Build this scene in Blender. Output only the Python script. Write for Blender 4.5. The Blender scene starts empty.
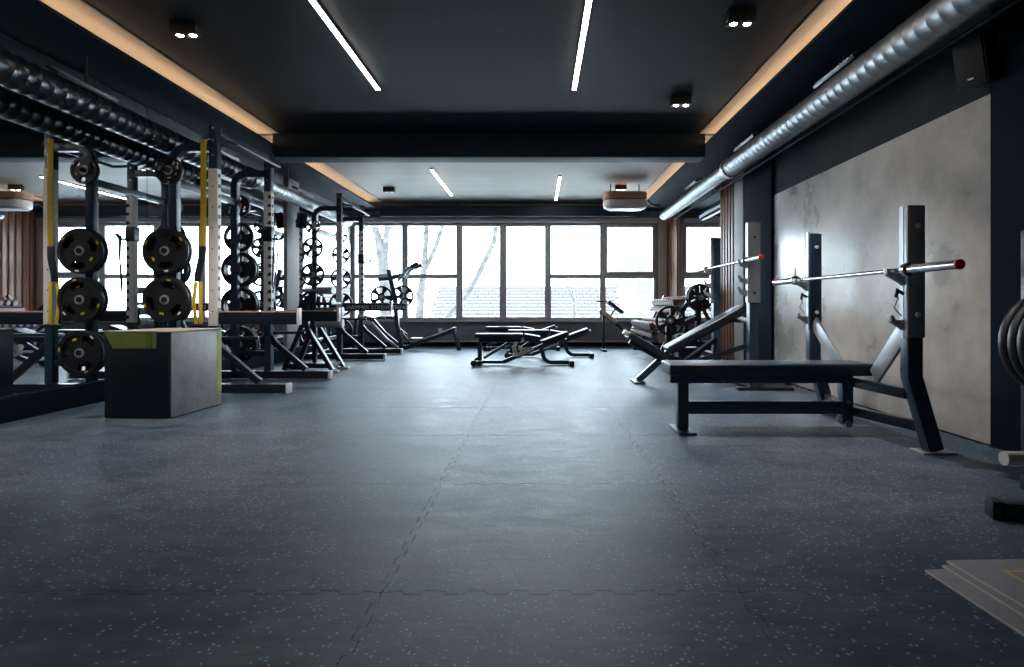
import bpy, bmesh, math, random
from mathutils import Vector, Matrix, Euler
random.seed(7)
SC = bpy.context.scene
COL = SC.collection

# ------------------------------------------------------------------ camera, world, exposure
FPX, U0, V0, CAMH = 590.0, 538.0, 306.0, 0.85      # focal length in px, vanishing point, eye height
cam_d = bpy.data.cameras.new('camera')
cam_d.sensor_width = 36.0
cam_d.lens = FPX / 1024.0 * 36.0
cam_d.shift_x = (512 - U0) / 1024.0
cam_d.shift_y = (V0 - 333.5) / 1024.0
cam_d.clip_start = 0.05
cam_d.clip_end = 600
cam = bpy.data.objects.new('camera', cam_d)
cam.location = (0, 0, CAMH)
cam.rotation_euler = (math.pi / 2, 0, 0)
COL.objects.link(cam)
SC.camera = cam

world = bpy.data.worlds.new('overcast_sky')
SC.world = world
world.use_nodes = True
bgn = world.node_tree.nodes['Background']
bgn.inputs[0].default_value = (0.74, 0.88, 1.0, 1)
bgn.inputs[1].default_value = 8.0

SC.view_settings.view_transform = 'Standard'
SC.view_settings.look = 'None'
SC.view_settings.exposure = 1.0
SC.view_settings.gamma = 1.0
SC.view_settings.use_curve_mapping = False
SC.cycles.max_bounces = 10
SC.cycles.glossy_bounces = 6
SC.cycles.diffuse_bounces = 5
SC.cycles.transparent_max_bounces = 12
SC.cycles.sample_clamp_indirect = 6

LED_W = 30.0       # emission strength of the ceiling strips
COVE_W = 6.5       # of the hidden cove strips
SPOT_W = 95.0      # watts of each twin spotlight

BACK_Y = 12.4
WL, WR = -3.91, 2.78
ZC, ZS = 3.0, 2.85


def P(u, v, y):
    """photo pixel at distance y -> world point"""
    return Vector(((u - U0) / FPX * y, y, CAMH + (V0 - v) / FPX * y))


# window daylight sampling aid (light portal exactly in the window opening)
pl = bpy.data.lights.new('window_portal', 'AREA')
pl.shape = 'RECTANGLE'
pl.size = 6.4
pl.size_y = 2.1
pl.cycles.is_portal = True
plo = bpy.data.objects.new('window_portal', pl)
plo.location = (-0.75, BACK_Y + 0.05, 1.55)
plo.rotation_euler = (-math.pi / 2, 0, 0)
COL.objects.link(plo)

# ------------------------------------------------------------------ materials
MATS = {}


def mat(name, col, rough=0.5, metal=0.0, noise=0.0, nscale=8.0, col2=None, bump=0.0, bscale=60.0,
        rnoise=0.0, emit=0.0, spec=None, coat=0.0, stretch=None):
    m = bpy.data.materials.new(name)
    m.use_nodes = True
    nt = m.node_tree
    b = nt.nodes['Principled BSDF']
    b.inputs['Base Color'].default_value = (*col, 1)
    b.inputs['Roughness'].default_value = rough
    b.inputs['Metallic'].default_value = metal
    if spec is not None:
        b.inputs['Specular IOR Level'].default_value = spec
    if coat:
        b.inputs['Coat Weight'].default_value = coat
        b.inputs['Coat Roughness'].default_value = 0.15
    if emit:
        b.inputs['Emission Color'].default_value = (*col, 1)
        b.inputs['Emission Strength'].default_value = emit
    tc = None
    if noise or bump or rnoise:
        tc = nt.nodes.new('ShaderNodeTexCoord')
        src = tc.outputs['Object']
        if stretch:
            mp = nt.nodes.new('ShaderNodeMapping')
            mp.inputs['Scale'].default_value = stretch
            nt.links.new(src, mp.inputs[0])
            src = mp.outputs[0]
    if noise or rnoise:
        n = nt.nodes.new('ShaderNodeTexNoise')
        n.inputs['Scale'].default_value = nscale
        n.inputs['Detail'].default_value = 6
        n.inputs['Roughness'].default_value = 0.62
        nt.links.new(src, n.inputs['Vector'])
        if noise:
            mr = nt.nodes.new('ShaderNodeMapRange')
            mr.inputs[1].default_value = 0.32
            mr.inputs[2].default_value = 0.68
            nt.links.new(n.outputs[0], mr.inputs[0])
            mx = nt.nodes.new('ShaderNodeMix')
            mx.data_type = 'RGBA'
            c2 = col2 if col2 else tuple(min(1, c * (1 + noise)) for c in col)
            c1 = col if col2 else tuple(c * (1 - noise) for c in col)
            mx.inputs[6].default_value = (*c1, 1)
            mx.inputs[7].default_value = (*c2, 1)
            nt.links.new(mr.outputs[0], mx.inputs[0])
            nt.links.new(mx.outputs[2], b.inputs['Base Color'])
        if rnoise:
            mr2 = nt.nodes.new('ShaderNodeMapRange')
            mr2.inputs[1].default_value = 0.3
            mr2.inputs[2].default_value = 0.7
            mr2.inputs[3].default_value = max(0.03, rough - rnoise)
            mr2.inputs[4].default_value = min(1, rough + rnoise)
            nt.links.new(n.outputs[0], mr2.inputs[0])
            nt.links.new(mr2.outputs[0], b.inputs['Roughness'])
    if bump:
        n2 = nt.nodes.new('ShaderNodeTexNoise')
        n2.inputs['Scale'].default_value = bscale
        n2.inputs['Detail'].default_value = 4
        nt.links.new(src, n2.inputs['Vector'])
        bp = nt.nodes.new('ShaderNodeBump')
        bp.inputs['Strength'].default_value = bump
        bp.inputs['Distance'].default_value = 0.004
        nt.links.new(n2.outputs[0], bp.inputs['Height'])
        nt.links.new(bp.outputs[0], b.inputs['Normal'])
    MATS[name] = m
    return m


def emission(name, col, s):
    m = bpy.data.materials.new(name)
    m.use_nodes = True
    nt = m.node_tree
    nt.nodes.clear()
    o = nt.nodes.new('ShaderNodeOutputMaterial')
    e = nt.nodes.new('ShaderNodeEmission')
    e.inputs[0].default_value = (*col, 1)
    e.inputs[1].default_value = s
    nt.links.new(e.outputs[0], o.inputs[0])
    MATS[name] = m
    return m


def thin_glass(name):
    m = bpy.data.materials.new(name)
    m.use_nodes = True
    nt = m.node_tree
    nt.nodes.clear()
    o = nt.nodes.new('ShaderNodeOutputMaterial')
    t = nt.nodes.new('ShaderNodeBsdfTransparent')
    t.inputs[0].default_value = (0.95, 0.97, 0.97, 1)
    g = nt.nodes.new('ShaderNodeBsdfGlossy')
    g.inputs['Roughness'].default_value = 0.02
    f = nt.nodes.new('ShaderNodeFresnel')
    f.inputs[0].default_value = 1.3
    mx = nt.nodes.new('ShaderNodeMixShader')
    nt.links.new(f.outputs[0], mx.inputs[0])
    nt.links.new(t.outputs[0], mx.inputs[1])
    nt.links.new(g.outputs[0], mx.inputs[2])
    nt.links.new(mx.outputs[0], o.inputs[0])
    MATS[name] = m
    return m


def rubber_floor(name):
    """dark rubber with pale blue flecks, worn lighter in patches"""
    m = bpy.data.materials.new(name)
    m.use_nodes = True
    nt = m.node_tree
    b = nt.nodes['Principled BSDF']
    g = nt.nodes.new('ShaderNodeNewGeometry')
    N = nt.nodes.new
    L = nt.links.new
    big = N('ShaderNodeTexNoise'); big.inputs['Scale'].default_value = 0.9; big.inputs['Detail'].default_value = 7
    big.inputs['Roughness'].default_value = 0.65
    L(g.outputs['Position'], big.inputs['Vector'])
    mid = N('ShaderNodeTexNoise'); mid.inputs['Scale'].default_value = 7; mid.inputs['Detail'].default_value = 9
    mid.inputs['Roughness'].default_value = 0.7
    mps = N('ShaderNodeMapping'); mps.inputs['Scale'].default_value = (0.6, 1.5, 1)
    L(g.outputs['Position'], mps.inputs[0]); L(mps.outputs[0], mid.inputs['Vector'])
    wear = N('ShaderNodeMapRange'); b.inputs['Specular IOR Level'].default_value = 0.20
    wear.inputs[1].default_value = 0.35; wear.inputs[2].default_value = 0.68
    L(big.outputs[0], wear.inputs[0])
    base = N('ShaderNodeMix'); base.data_type = 'RGBA'
    base.inputs[6].default_value = (0.026, 0.054, 0.096, 1)
    base.inputs[7].default_value = (0.105, 0.122, 0.155, 1)
    L(wear.outputs[0], base.inputs[0])
    grain = N('ShaderNodeMapRange'); grain.inputs[1].default_value = 0.3; grain.inputs[2].default_value = 0.7
    grain.inputs[3].default_value = 0.45; grain.inputs[4].default_value = 1.6
    L(mid.outputs[0], grain.inputs[0])
    mul = N('ShaderNodeMix'); mul.data_type = 'RGBA'; mul.blend_type = 'MULTIPLY'; mul.inputs[0].default_value = 1
    L(base.outputs[2], mul.inputs[6]); L(grain.outputs[0], mul.inputs[7])
    # flecks
    warp = N('ShaderNodeTexNoise'); warp.inputs['Scale'].default_value = 60
    L(g.outputs['Position'], warp.inputs['Vector'])
    add = N('ShaderNodeVectorMath'); add.operation = 'MULTIPLY_ADD'
    add.inputs[1].default_value = (0.012, 0.012, 0)
    L(warp.outputs[1], add.inputs[0]); L(g.outputs['Position'], add.inputs[2])
    vo = N('ShaderNodeTexVoronoi'); vo.inputs['Scale'].default_value = 68; vo.voronoi_dimensions = '2D'
    L(add.outputs[0], vo.inputs['Vector'])
    sep = N('ShaderNodeSeparateColor'); L(vo.outputs['Color'], sep.inputs[0])
    dens = N('ShaderNodeMapRange'); dens.inputs[1].default_value = 0.3; dens.inputs[2].default_value = 0.7
    dens.inputs[3].default_value = 0.95; dens.inputs[4].default_value = 0.78
    L(big.outputs[0], dens.inputs[0])
    pick = N('ShaderNodeMath'); pick.operation = 'GREATER_THAN'
    L(sep.outputs[0], pick.inputs[0]); L(dens.outputs[0], pick.inputs[1])
    small = N('ShaderNodeMapRange'); small.inputs[1].default_value = 0.22; small.inputs[2].default_value = 0.30
    small.inputs[3].default_value = 1; small.inputs[4].default_value = 0
    L(vo.outputs['Distance'], small.inputs[0])
    fm = N('ShaderNodeMath'); fm.operation = 'MULTIPLY'
    L(pick.outputs[0], fm.inputs[0]); L(small.outputs[0], fm.inputs[1])
    fm2 = N('ShaderNodeMath'); fm2.operation = 'MULTIPLY'; fm2.inputs[1].default_value = 0.8
    L(fm.outputs[0], fm2.inputs[0])
    fc = N('ShaderNodeMix'); fc.data_type = 'RGBA'
    fc.inputs[7].default_value = (0.17, 0.47, 0.68, 1)
    L(fm2.outputs[0], fc.inputs[0]); L(mul.outputs[2], fc.inputs[6])
    L(fc.outputs[2], b.inputs['Base Color'])
    ro = N('ShaderNodeMapRange'); ro.inputs[1].default_value = 0.3; ro.inputs[2].default_value = 0.7
    ro.inputs[3].default_value = 0.38; ro.inputs[4].default_value = 0.54
    L(mid.outputs[0], ro.inputs[0]); L(ro.outputs[0], b.inputs['Roughness'])
    bp = N('ShaderNodeBump'); bp.inputs['Strength'].default_value = 0.35; bp.inputs['Distance'].default_value = 0.004
    fine = N('ShaderNodeTexNoise'); fine.inputs['Scale'].default_value = 38; fine.inputs['Detail'].default_value = 8
    fine.inputs['Roughness'].default_value = 0.7
    L(g.outputs['Position'], fine.inputs['Vector'])
    L(fine.outputs[0], bp.inputs['Height']); L(bp.outputs[0], b.inputs['Normal'])
    MATS[name] = m
    return m


mat('black_steel', (0.008, 0.014, 0.024), 0.34, noise=0.25, nscale=30, rnoise=0.06)
mat('navy_steel', (0.020, 0.046, 0.082), 0.32, noise=0.2, nscale=24, rnoise=0.06)
mat('black_plastic', (0.010, 0.012, 0.016), 0.45, noise=0.2, nscale=40)
mat('rubber_black', (0.013, 0.014, 0.017), 0.42, noise=0.3, nscale=50, bump=0.15, bscale=120)
mat('vinyl_black', (0.013, 0.021, 0.032), 0.38, noise=0.25, nscale=40, bump=0.2, bscale=220)
mat('bench_steel', (0.030, 0.085, 0.145), 0.36, noise=0.15, nscale=24, rnoise=0.05)
mat('vinyl_blue', (0.022, 0.042, 0.066), 0.38, noise=0.2, nscale=40, bump=0.2, bscale=220)
mat('vinyl_tan', (0.62, 0.47, 0.30), 0.45, noise=0.12, nscale=20, bump=0.1)
mat('vinyl_grey', (0.27, 0.29, 0.31), 0.40, noise=0.2, nscale=9, bump=0.35, bscale=14)
mat('vinyl_navy', (0.010, 0.020, 0.036), 0.5, noise=0.2, nscale=30, bump=0.15, bscale=120)
mat('box_top', (0.36, 0.33, 0.30), 0.55, noise=0.15, nscale=12)
mat('lime_vinyl', (0.42, 0.52, 0.12), 0.45, noise=0.08, nscale=12)
mat('chrome', (0.62, 0.63, 0.65), 0.16, 1.0, noise=0.06, nscale=20, rnoise=0.05)
mat('brushed_steel', (0.38, 0.42, 0.46), 0.34, 0.30, noise=0.08, nscale=4)
mat('galvanised', (0.36, 0.38, 0.40), 0.42, 0.85, noise=0.12, nscale=5, rnoise=0.06)
mat('dark_duct', (0.006, 0.011, 0.018), 0.30, 0.0, spec=0.4, noise=0.12, nscale=5, rnoise=0.06)
mat('pale_insert', (0.80, 0.79, 0.78), 0.4, noise=0.05, nscale=20)
mat('white_plastic', (0.70, 0.70, 0.70), 0.4, noise=0.04, nscale=20)
mat('red_cap', (0.62, 0.02, 0.03), 0.4, noise=0.08, nscale=20)
mat('red_rubber', (0.26, 0.075, 0.07), 0.42, noise=0.25, nscale=30)
mat('pink_liner', (0.50, 0.30, 0.28), 0.5, noise=0.08, nscale=20)
mat('yellow_strap', (0.66, 0.47, 0.03), 0.75, noise=0.12, nscale=40, bump=0.3, bscale=200)
mat('yellow_mark', (0.62, 0.44, 0.06), 0.5, noise=0.05, nscale=20)
mat('white_mark', (0.88, 0.88, 0.88), 0.5, noise=0.05, nscale=20)
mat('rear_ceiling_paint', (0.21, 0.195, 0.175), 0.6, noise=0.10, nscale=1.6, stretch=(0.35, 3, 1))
mat('cove_paint', (0.42, 0.38, 0.34), 0.6, noise=0.05, nscale=4)
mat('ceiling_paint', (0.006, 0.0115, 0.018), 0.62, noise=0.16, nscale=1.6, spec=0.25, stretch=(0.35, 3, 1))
mat('soffit_paint', (0.010, 0.020, 0.034), 0.7, spec=0.12, noise=0.15, nscale=3)
mat('beam_paint', (0.008, 0.020, 0.034), 0.6, spec=0.25, noise=0.15, nscale=3)
mat('navy_wall', (0.002, 0.008, 0.018), 0.8, spec=0.06, noise=0.2, nscale=3)
mat('sill_wall', (0.14, 0.155, 0.175), 0.55, noise=0.15, nscale=4)
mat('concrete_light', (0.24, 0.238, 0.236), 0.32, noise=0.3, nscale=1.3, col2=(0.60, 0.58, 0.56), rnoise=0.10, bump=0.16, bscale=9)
mat('concrete_shaded', (0.014, 0.022, 0.031), 0.75, noise=0.3, nscale=1.2, col2=(0.036, 0.042, 0.048), spec=0.08, bump=0.15, bscale=25)
mat('plaster_grey', (0.40, 0.40, 0.40), 0.6, noise=0.08, nscale=4)
mat('beige_trim', (0.46, 0.41, 0.35), 0.5, noise=0.06, nscale=8)
mat('wood_slat', (0.27, 0.105, 0.055), 0.45, noise=0.3, nscale=10, stretch=(6, 6, 0.4))
mat('wood_veneer', (0.42, 0.25, 0.15), 0.4, noise=0.2, nscale=10, stretch=(0.5, 6, 6))
mat('window_frame', (0.36, 0.37, 0.37), 0.45, noise=0.1, nscale=10)
mat('mirror_silver', (0.80, 0.83, 0.85), 0.012, 1.0, noise=0.01, nscale=2)
mat('mat_grey', (0.20, 0.215, 0.26), 0.5, noise=0.08, nscale=20, bump=0.15, bscale=150)
mat('mat_edge', (0.50, 0.47, 0.44), 0.6, noise=0.1, nscale=30)
mat('speaker_grille', (0.012, 0.014, 0.018), 0.7, noise=0.3, nscale=150)
mat('bark_pale', (0.05, 0.047, 0.044), 0.9, noise=0.75, nscale=4, bump=0.6, bscale=12)
mat('snow_ground', (0.80, 0.80, 0.80), 0.9, noise=0.06, nscale=0.8)
mat('roof_tile', (0.085, 0.08, 0.077), 0.85, noise=0.12, nscale=3)
mat('house_wall', (0.16, 0.155, 0.15), 0.9, noise=0.05, nscale=2)
mat('tower_wall', (0.115, 0.112, 0.11), 0.9, noise=0.05, nscale=0.3)
mat('tower_window', (0.07, 0.07, 0.072), 0.3, noise=0.1, nscale=1)
emission('led_light', (1.0, 0.90, 0.80), LED_W)
emission('cove_light', (1.0, 0.66, 0.38), COVE_W)
emission('spot_bulb', (1.0, 0.82, 0.62), 40.0)
thin_glass('window_glass')
rubber_floor('floor_rubber')
mat('subfloor', (0.02, 0.025, 0.033), 0.8, noise=0.2, nscale=8)


# ------------------------------------------------------------------ mesh helpers
class MB:
    def __init__(s):
        s.v, s.f = [], []

    def add(s, vs, fs):
        o = len(s.v)
        s.v += [tuple(x) for x in vs]
        s.f += [tuple(i + o for i in f) for f in fs]
        return s

    def box(s, x0, x1, y0, y1, z0, z1):
        vs = [(x, y, z) for x in (x0, x1) for y in (y0, y1) for z in (z0, z1)]
        return s.add(vs, [(0, 1, 3, 2), (4, 6, 7, 5), (0, 4, 5, 1), (2, 3, 7, 6), (0, 2, 6, 4), (1, 5, 7, 3)])

    def cbox(s, c, sx, sy, sz, rot=None):
        R = rot if rot else Matrix.Identity(3)
        c = Vector(c)
        vs = [c + R @ Vector((x * sx / 2, y * sy / 2, z * sz / 2)) for x in (-1, 1) for y in (-1, 1) for z in (-1, 1)]
        return s.add(vs, [(0, 1, 3, 2), (4, 6, 7, 5), (0, 4, 5, 1), (2, 3, 7, 6), (0, 2, 6, 4), (1, 5, 7, 3)])

    def sweep(s, pts, prof, up=(0, 0, 1), closed=False):
        """sweep a 2-D profile [(a, b)] along pts; a is sideways, b along 'up'"""
        pts = [Vector(p) for p in pts]
        up = Vector(up)
        n = len(prof)
        rings = []
        for i, p in enumerate(pts):
            if i == 0:
                d = (pts[1] - p).normalized(); k = 1.0
            elif i == len(pts) - 1:
                d = (p - pts[i - 1]).normalized(); k = 1.0
            else:
                a = (p - pts[i - 1]).normalized(); b = (pts[i + 1] - p).normalized()
                d = (a + b)
                d = d.normalized() if d.length > 1e-6 else a
                k = 1.0 / max(0.5, d.dot(a))
            side = d.cross(up)
            if side.length < 1e-4:
                side = d.cross(Vector((1, 0, 0)))
                if side.length < 1e-4:
                    side = Vector((0, 1, 0))
            side.normalize()
            u2 = side.cross(d).normalized()
            if i not in (0, len(pts) - 1):
                bend = ((pts[i + 1] - p).normalized() - (p - pts[i - 1]).normalized())
                bend = bend.normalized() if bend.length > 1e-6 else Vector((0, 0, 0))
            else:
                bend = Vector((0, 0, 0))
            ring = []
            for a_, b_ in prof:
                off = side * a_ + u2 * b_
                off = off + bend * (off.dot(bend) * (k - 1.0))
                ring.append(p + off)
            rings.append(ring)
        vs = [q for r in rings for q in r]
        fs = []
        for i in range(len(pts) - 1):
            for j in range(n):
                j2 = (j + 1) % n
                fs.append((i * n + j, i * n + j2, (i + 1) * n + j2, (i + 1) * n + j))
        fs.append(tuple(range(n))[::-1])
        fs.append(tuple((len(pts) - 1) * n + j for j in range(n)))
        return s.add(vs, fs)

    def bar(s, p, q, w, h, up=(0, 0, 1)):
        return s.sweep([p, q], [(-w / 2, -h / 2), (w / 2, -h / 2), (w / 2, h / 2), (-w / 2, h / 2)], up)

    def rpath(s, pts, w, h, up=(0, 0, 1)):
        return s.sweep(pts, [(-w / 2, -h / 2), (w / 2, -h / 2), (w / 2, h / 2), (-w / 2, h / 2)], up)

    def tube(s, pts, r, n=12, up=(0, 0, 1)):
        return s.sweep(pts, [(r * math.cos(2 * math.pi * i / n), r * math.sin(2 * math.pi * i / n)) for i in range(n)], up)

    def lathe(s, prof, origin=(0, 0, 0), axis=(0, 0, 1), n=24, closed=True):
        """prof [(r, t)] turned about axis; closed = profile is a closed loop"""
        o = Vector(origin); ax = Vector(axis).normalized()
        e1 = ax.orthogonal().normalized(); e2 = ax.cross(e1)
        m = len(prof)
        vs = []
        for i in range(n):
            a = 2 * math.pi * i / n
            d = e1 * math.cos(a) + e2 * math.sin(a)
            for r, t in prof:
                vs.append(o + d * r + ax * t)
        fs = []
        for i in range(n):
            i2 = (i + 1) % n
            for j in range(m if closed else m - 1):
                j2 = (j + 1) % m
                fs.append((i * m + j, i * m + j2, i2 * m + j2, i2 * m + j))
        if not closed:
            if prof[0][0] > 1e-6:
                fs.append(tuple(i * m for i in range(n)))
            if prof[-1][0] > 1e-6:
                fs.append(tuple(i * m + m - 1 for i in range(n))[::-1])
        return s.add(vs, fs)

    def cyl(s, p, q, r, n=16):
        p = Vector(p); q = Vector(q)
        return s.lathe([(r, 0), (r, (q - p).length)], p, q - p, n, closed=False)

    def prism(s, poly, origin, eu, ev, depth):
        """poly of (u, v) in the plane origin+u*eu+v*ev, extruded depth along eu x ev"""
        o = Vector(origin); eu = Vector(eu); ev = Vector(ev); nrm = eu.cross(ev).normalized()
        n = len(poly)
        a = [o + eu * x + ev * y for x, y in poly]
        b = [p + nrm * depth for p in a]
        fs = [tuple(range(n))[::-1], tuple(range(n, 2 * n))]
        for i in range(n):
            j = (i + 1) % n
            fs.append((i, j, n + j, n + i))
        return s.add(a + b, fs)

    def mesh(s, name, m, bevel=0.0, smooth=35, segs=2):
        me = bpy.data.meshes.new(name)
        me.from_pydata(s.v, [], s.f)
        bm = bmesh.new(); bm.from_mesh(me)
        if bevel == 0:
            bmesh.ops.remove_doubles(bm, verts=bm.verts, dist=1e-6)
        bmesh.ops.recalc_face_normals(bm, faces=bm.faces)
        if bevel:
            es = [e for e in bm.edges if len(e.link_faces) == 2 and e.calc_face_angle(0) > math.radians(32)]
            bmesh.ops.bevel(bm, geom=es, offset=bevel, segments=segs, profile=0.6, affect='EDGES', clamp_overlap=True)
        bm.to_mesh(me); bm.free()
        if smooth:
            for p in me.polygons:
                p.use_smooth = True
            me.set_sharp_from_angle(angle=math.radians(smooth))
        me.materials.append(MATS[m])
        return me

    def build(s, name, m, parent=None, bevel=0.0, smooth=35, loc=None, segs=2):
        o = bpy.data.objects.new(name, s.mesh(name, m, bevel, smooth, segs))
        COL.objects.link(o)
        if parent:
            o.parent = parent
        if loc:
            o.location = loc
        return o


def tag(o, label=None, cat=None, group=None, kind=None):
    if label: o['label'] = label
    if cat: o['category'] = cat
    if group: o['group'] = group
    if kind: o['kind'] = kind
    return o


def thing(name, label, cat, loc=(0, 0, 0), rz=0.0, group=None):
    o = bpy.data.objects.new(name, None)
    o.empty_display_size = 0.1
    COL.objects.link(o)
    o.location = loc
    o.rotation_euler = (0, 0, rz)
    return tag(o, label, cat, group)


def struct(name, loc=(0, 0, 0)):
    o = bpy.data.objects.new(name, None)
    COL.objects.link(o)
    o.location = loc
    o['kind'] = 'structure'
    return o


def copy_tree(o, parent=None):
    c = o.copy()
    COL.objects.link(c)
    c.parent = parent
    for ch in list(o.children):
        copy_tree(ch, c)
    return c


def text(body, size, parent, loc, rot, m, ext=0.001):
    cu = bpy.data.curves.new('lettering', 'FONT')
    cu.body = body
    cu.size = size
    cu.align_x = 'LEFT'
    cu.align_y = 'CENTER'
    cu.extrude = ext
    cu.materials.append(MATS[m])
    tmp = bpy.data.objects.new('lettering_curve', cu)
    COL.objects.link(tmp)
    bpy.context.view_layer.update()
    me = bpy.data.meshes.new_from_object(tmp.evaluated_get(bpy.context.evaluated_depsgraph_get()))
    bpy.data.objects.remove(tmp)
    o = bpy.data.objects.new('lettering', me)
    COL.objects.link(o)
    o.parent = parent
    o.location = loc
    o.rotation_euler = rot
    return o


ORD = ['first', 'second', 'third', 'fourth', 'fifth', 'sixth', 'seventh', 'eighth', 'ninth', 'tenth', 'eleventh', 'twelfth']

# ------------------------------------------------------------------ floor of interlocking rubber tiles
floor = MB().box(WL - 0.3, WR + 0.3, -2.3, BACK_Y + 0.3, -0.12, -0.013).build('floor', 'subfloor', smooth=0)
tag(floor, kind='structure')
TS = 1.065
TX0, TY0 = -0.465 - 4 * TS, BACK_Y - 14 * TS


def edge_pts(n=17, a=0.011):
    pts = []
    p = TS / n
    for i in range(n):
        s = -1 if i % 2 else 1
        pts += [((i + 0.06) * p, 0 if i == 0 else s * a), ((i + 0.94) * p, 0 if i == n - 1 else s * a)]
    return pts


ep = edge_pts()
g_ = 0.0010
poly = []
poly += [(max(t, g_), o + g_) for t, o in ep]
poly += [(TS + o - g_, t) for t, o in ep]
poly += [(min(t, TS - g_), TS + o - g_) for t, o in reversed(ep)]
poly += [(o + g_, t) for t, o in reversed(ep)]
tile_mb = MB().prism(poly, (0, 0, -0.012), (1, 0, 0), (0, 1, 0), 0.012)
tile_me = tile_mb.mesh('floor_tile', 'floor_rubber', smooth=0)
for i in range(7):
    for j in range(14):
        o = bpy.data.objects.new('floor_tile', tile_me)
        COL.objects.link(o)
        o.parent = floor
        o.location = (TX0 + i * TS, TY0 + j * TS, 0)

# ------------------------------------------------------------------ walls
wl = MB().box(WL - 0.25, WL - 0.02, -2.3, BACK_Y + 0.3, -0.05, 3.2).build('wall_left', 'navy_wall', smooth=0)
tag(wl, kind='structure')
bl = MB().box(WL - 0.02, WL + 0.045, -2.2, BACK_Y - 0.002, 0.0, 0.185).build('baseboard_left', 'navy_wall', bevel=0.006)
tag(bl, kind='structure')
wf = MB().box(WL - 0.25, WR + 0.25, -2.5, -2.25, -0.05, 3.2).build('wall_front', 'navy_wall', smooth=0)
tag(wf, kind='structure')

wr = MB().box(WR, WR + 0.25, -2.3, BACK_Y + 0.3, -0.05, 3.2).build('wall_right', 'concrete_shaded', smooth=0)  # above the concrete panel, duct and soffit shade is put into this dark colour
tag(wr, kind='structure')
MB().box(WR - 0.012, WR, 3.61, 6.92, 0.0, 2.15).build('concrete_panel', 'concrete_light', wr, bevel=0.002)  # top edge follows the shade line on the concrete
MB().box(WR - 0.014, WR, -2.25, 3.608, 0.0, 2.95).build('dark_panel', 'navy_wall', wr, bevel=0.002)
MB().box(WR - 0.016, WR - 0.012, 6.34, 6.40, 1.17, 1.26).build('wall_socket', 'white_plastic', wr, bevel=0.001)
pr = MB().box(WR - 0.045, WR, 6.925, 7.85, 0.0, 3.0).build('trim_1', 'navy_wall', bevel=0.004)
tag(pr, kind='structure')
gp = MB().box(WR - 0.05, WR, 7.855, 8.22, 0.0, 3.0).build('trim_2', 'plaster_grey', bevel=0.003)
tag(gp, kind='structure')


def slat_panel(y0, y1, n, label, z1=2.95):
    t = thing('slat_panel', label, 'wall panel', (WR - 0.001, y0, 0), 0, 'wooden slat panels on the right wall')
    MB().box(-0.02, 0, 0, y1 - y0, 0.06, z1).build('backing_board', 'beige_trim', t)
    p = (y1 - y0) / n
    me = MB().box(-0.055, -0.0205, 0, p * 0.52, 0.06, z1).mesh('slat', 'wood_slat', bevel=0.003)
    for i in range(n):
        o = bpy.data.objects.new('slat', me)
        COL.objects.link(o); o.parent = t; o.location = (0, (i + 0.2) * p, 0)
    MB().box(-0.065, 0, -0.01, y1 - y0 + 0.01, 0.0, 0.058).build('plinth', 'beige_trim', t, bevel=0.003)
    return t


slat_panel(8.23, 8.86, 5, 'tall reddish brown wooden slat panel beside the dark pillar and incline bench')
slat_panel(11.58, 12.38, 5, 'narrow brown wooden slat panel in the corner right of the windows')


def mirror(name, label, side, spans, z0, z1):
    t = thing(name, label, 'mirror', (WL if side < 0 else WR, spans[0][0], z0))
    for a, b in spans:
        if side < 0:
            mb = MB().box(-0.019, 0, a + 0.004 - spans[0][0], b - 0.004 - spans[0][0], 0, z1 - z0)
        else:
            mb = MB().box(-0.012, -0.001, a + 0.004 - spans[0][0], b - 0.004 - spans[0][0], 0, z1 - z0)
        mb.build('mirror_panel', 'mirror_silver', t, smooth=0)
    return t


mirror('wall_mirror', 'long floor-to-ceiling wall mirror behind the near power rack on the left', -1,
       [(-0.1, 2.9), (2.9, 5.9), (5.9, 9.12)], 0.187, 2.84)
mirror('wall_mirror', 'tall wall mirror between the grey column and the left window corner', -1, [(9.60, 12.38)], 0.187, 2.84)
t = mirror('wall_mirror', 'tall wall mirror behind the dumbbell rack on the right', 1, [(8.90, 11.55)], 0.10, 2.7)
MB().box(-0.022, -0.001, -0.02, 0.004, 0, 2.6).build('edge_trim', 'white_plastic', t)

col = MB().box(WL - 0.02, -3.88, 9.13, 9.59, 0.0, 2.85).build('trim_3', 'plaster_grey', bevel=0.004)
tag(col, kind='structure')

# back wall with the window opening
wb = struct('wall_back')
b = MB()
b.box(WL - 0.25, WR + 0.25, BACK_Y, BACK_Y + 0.25, -0.05, 0.545)
b.box(WL - 0.25, WR + 0.25, BACK_Y, BACK_Y + 0.25, 2.60, 3.2)
b.box(WL - 0.25, -3.92, BACK_Y, BACK_Y + 0.25, 0.545, 2.60)
b.box(2.50, WR + 0.25, BACK_Y, BACK_Y + 0.25, 0.545, 2.60)
b.build('masonry', 'sill_wall', wb, smooth=0)
MB().box(-3.94, 2.52, BACK_Y - 0.07, BACK_Y + 0.06, 0.515, 0.545).build('window_sill', 'plaster_grey', wb, bevel=0.004)
MB().box(2.52, WR - 0.08, BACK_Y - 0.03, BACK_Y - 0.001, 0.06, 2.7).build('corner_board', 'beige_trim', wb, bevel=0.003)
for k, (x0, x1) in enumerate([(-3.9, -1.2), (-1.19, 1.2), (1.21, 2.5)]):
    MB().box(x0, x1, BACK_Y - 0.012, BACK_Y - 0.001, 0.09, 0.50).build('apron_panel', 'sill_wall', wb, bevel=0.003)
bb = MB().box(WL, WR - 0.07, BACK_Y - 0.03, BACK_Y - 0.0005, 0.0, 0.085).build('baseboard_back', 'navy_wall', bevel=0.004)
tag(bb, kind='structure')
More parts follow.
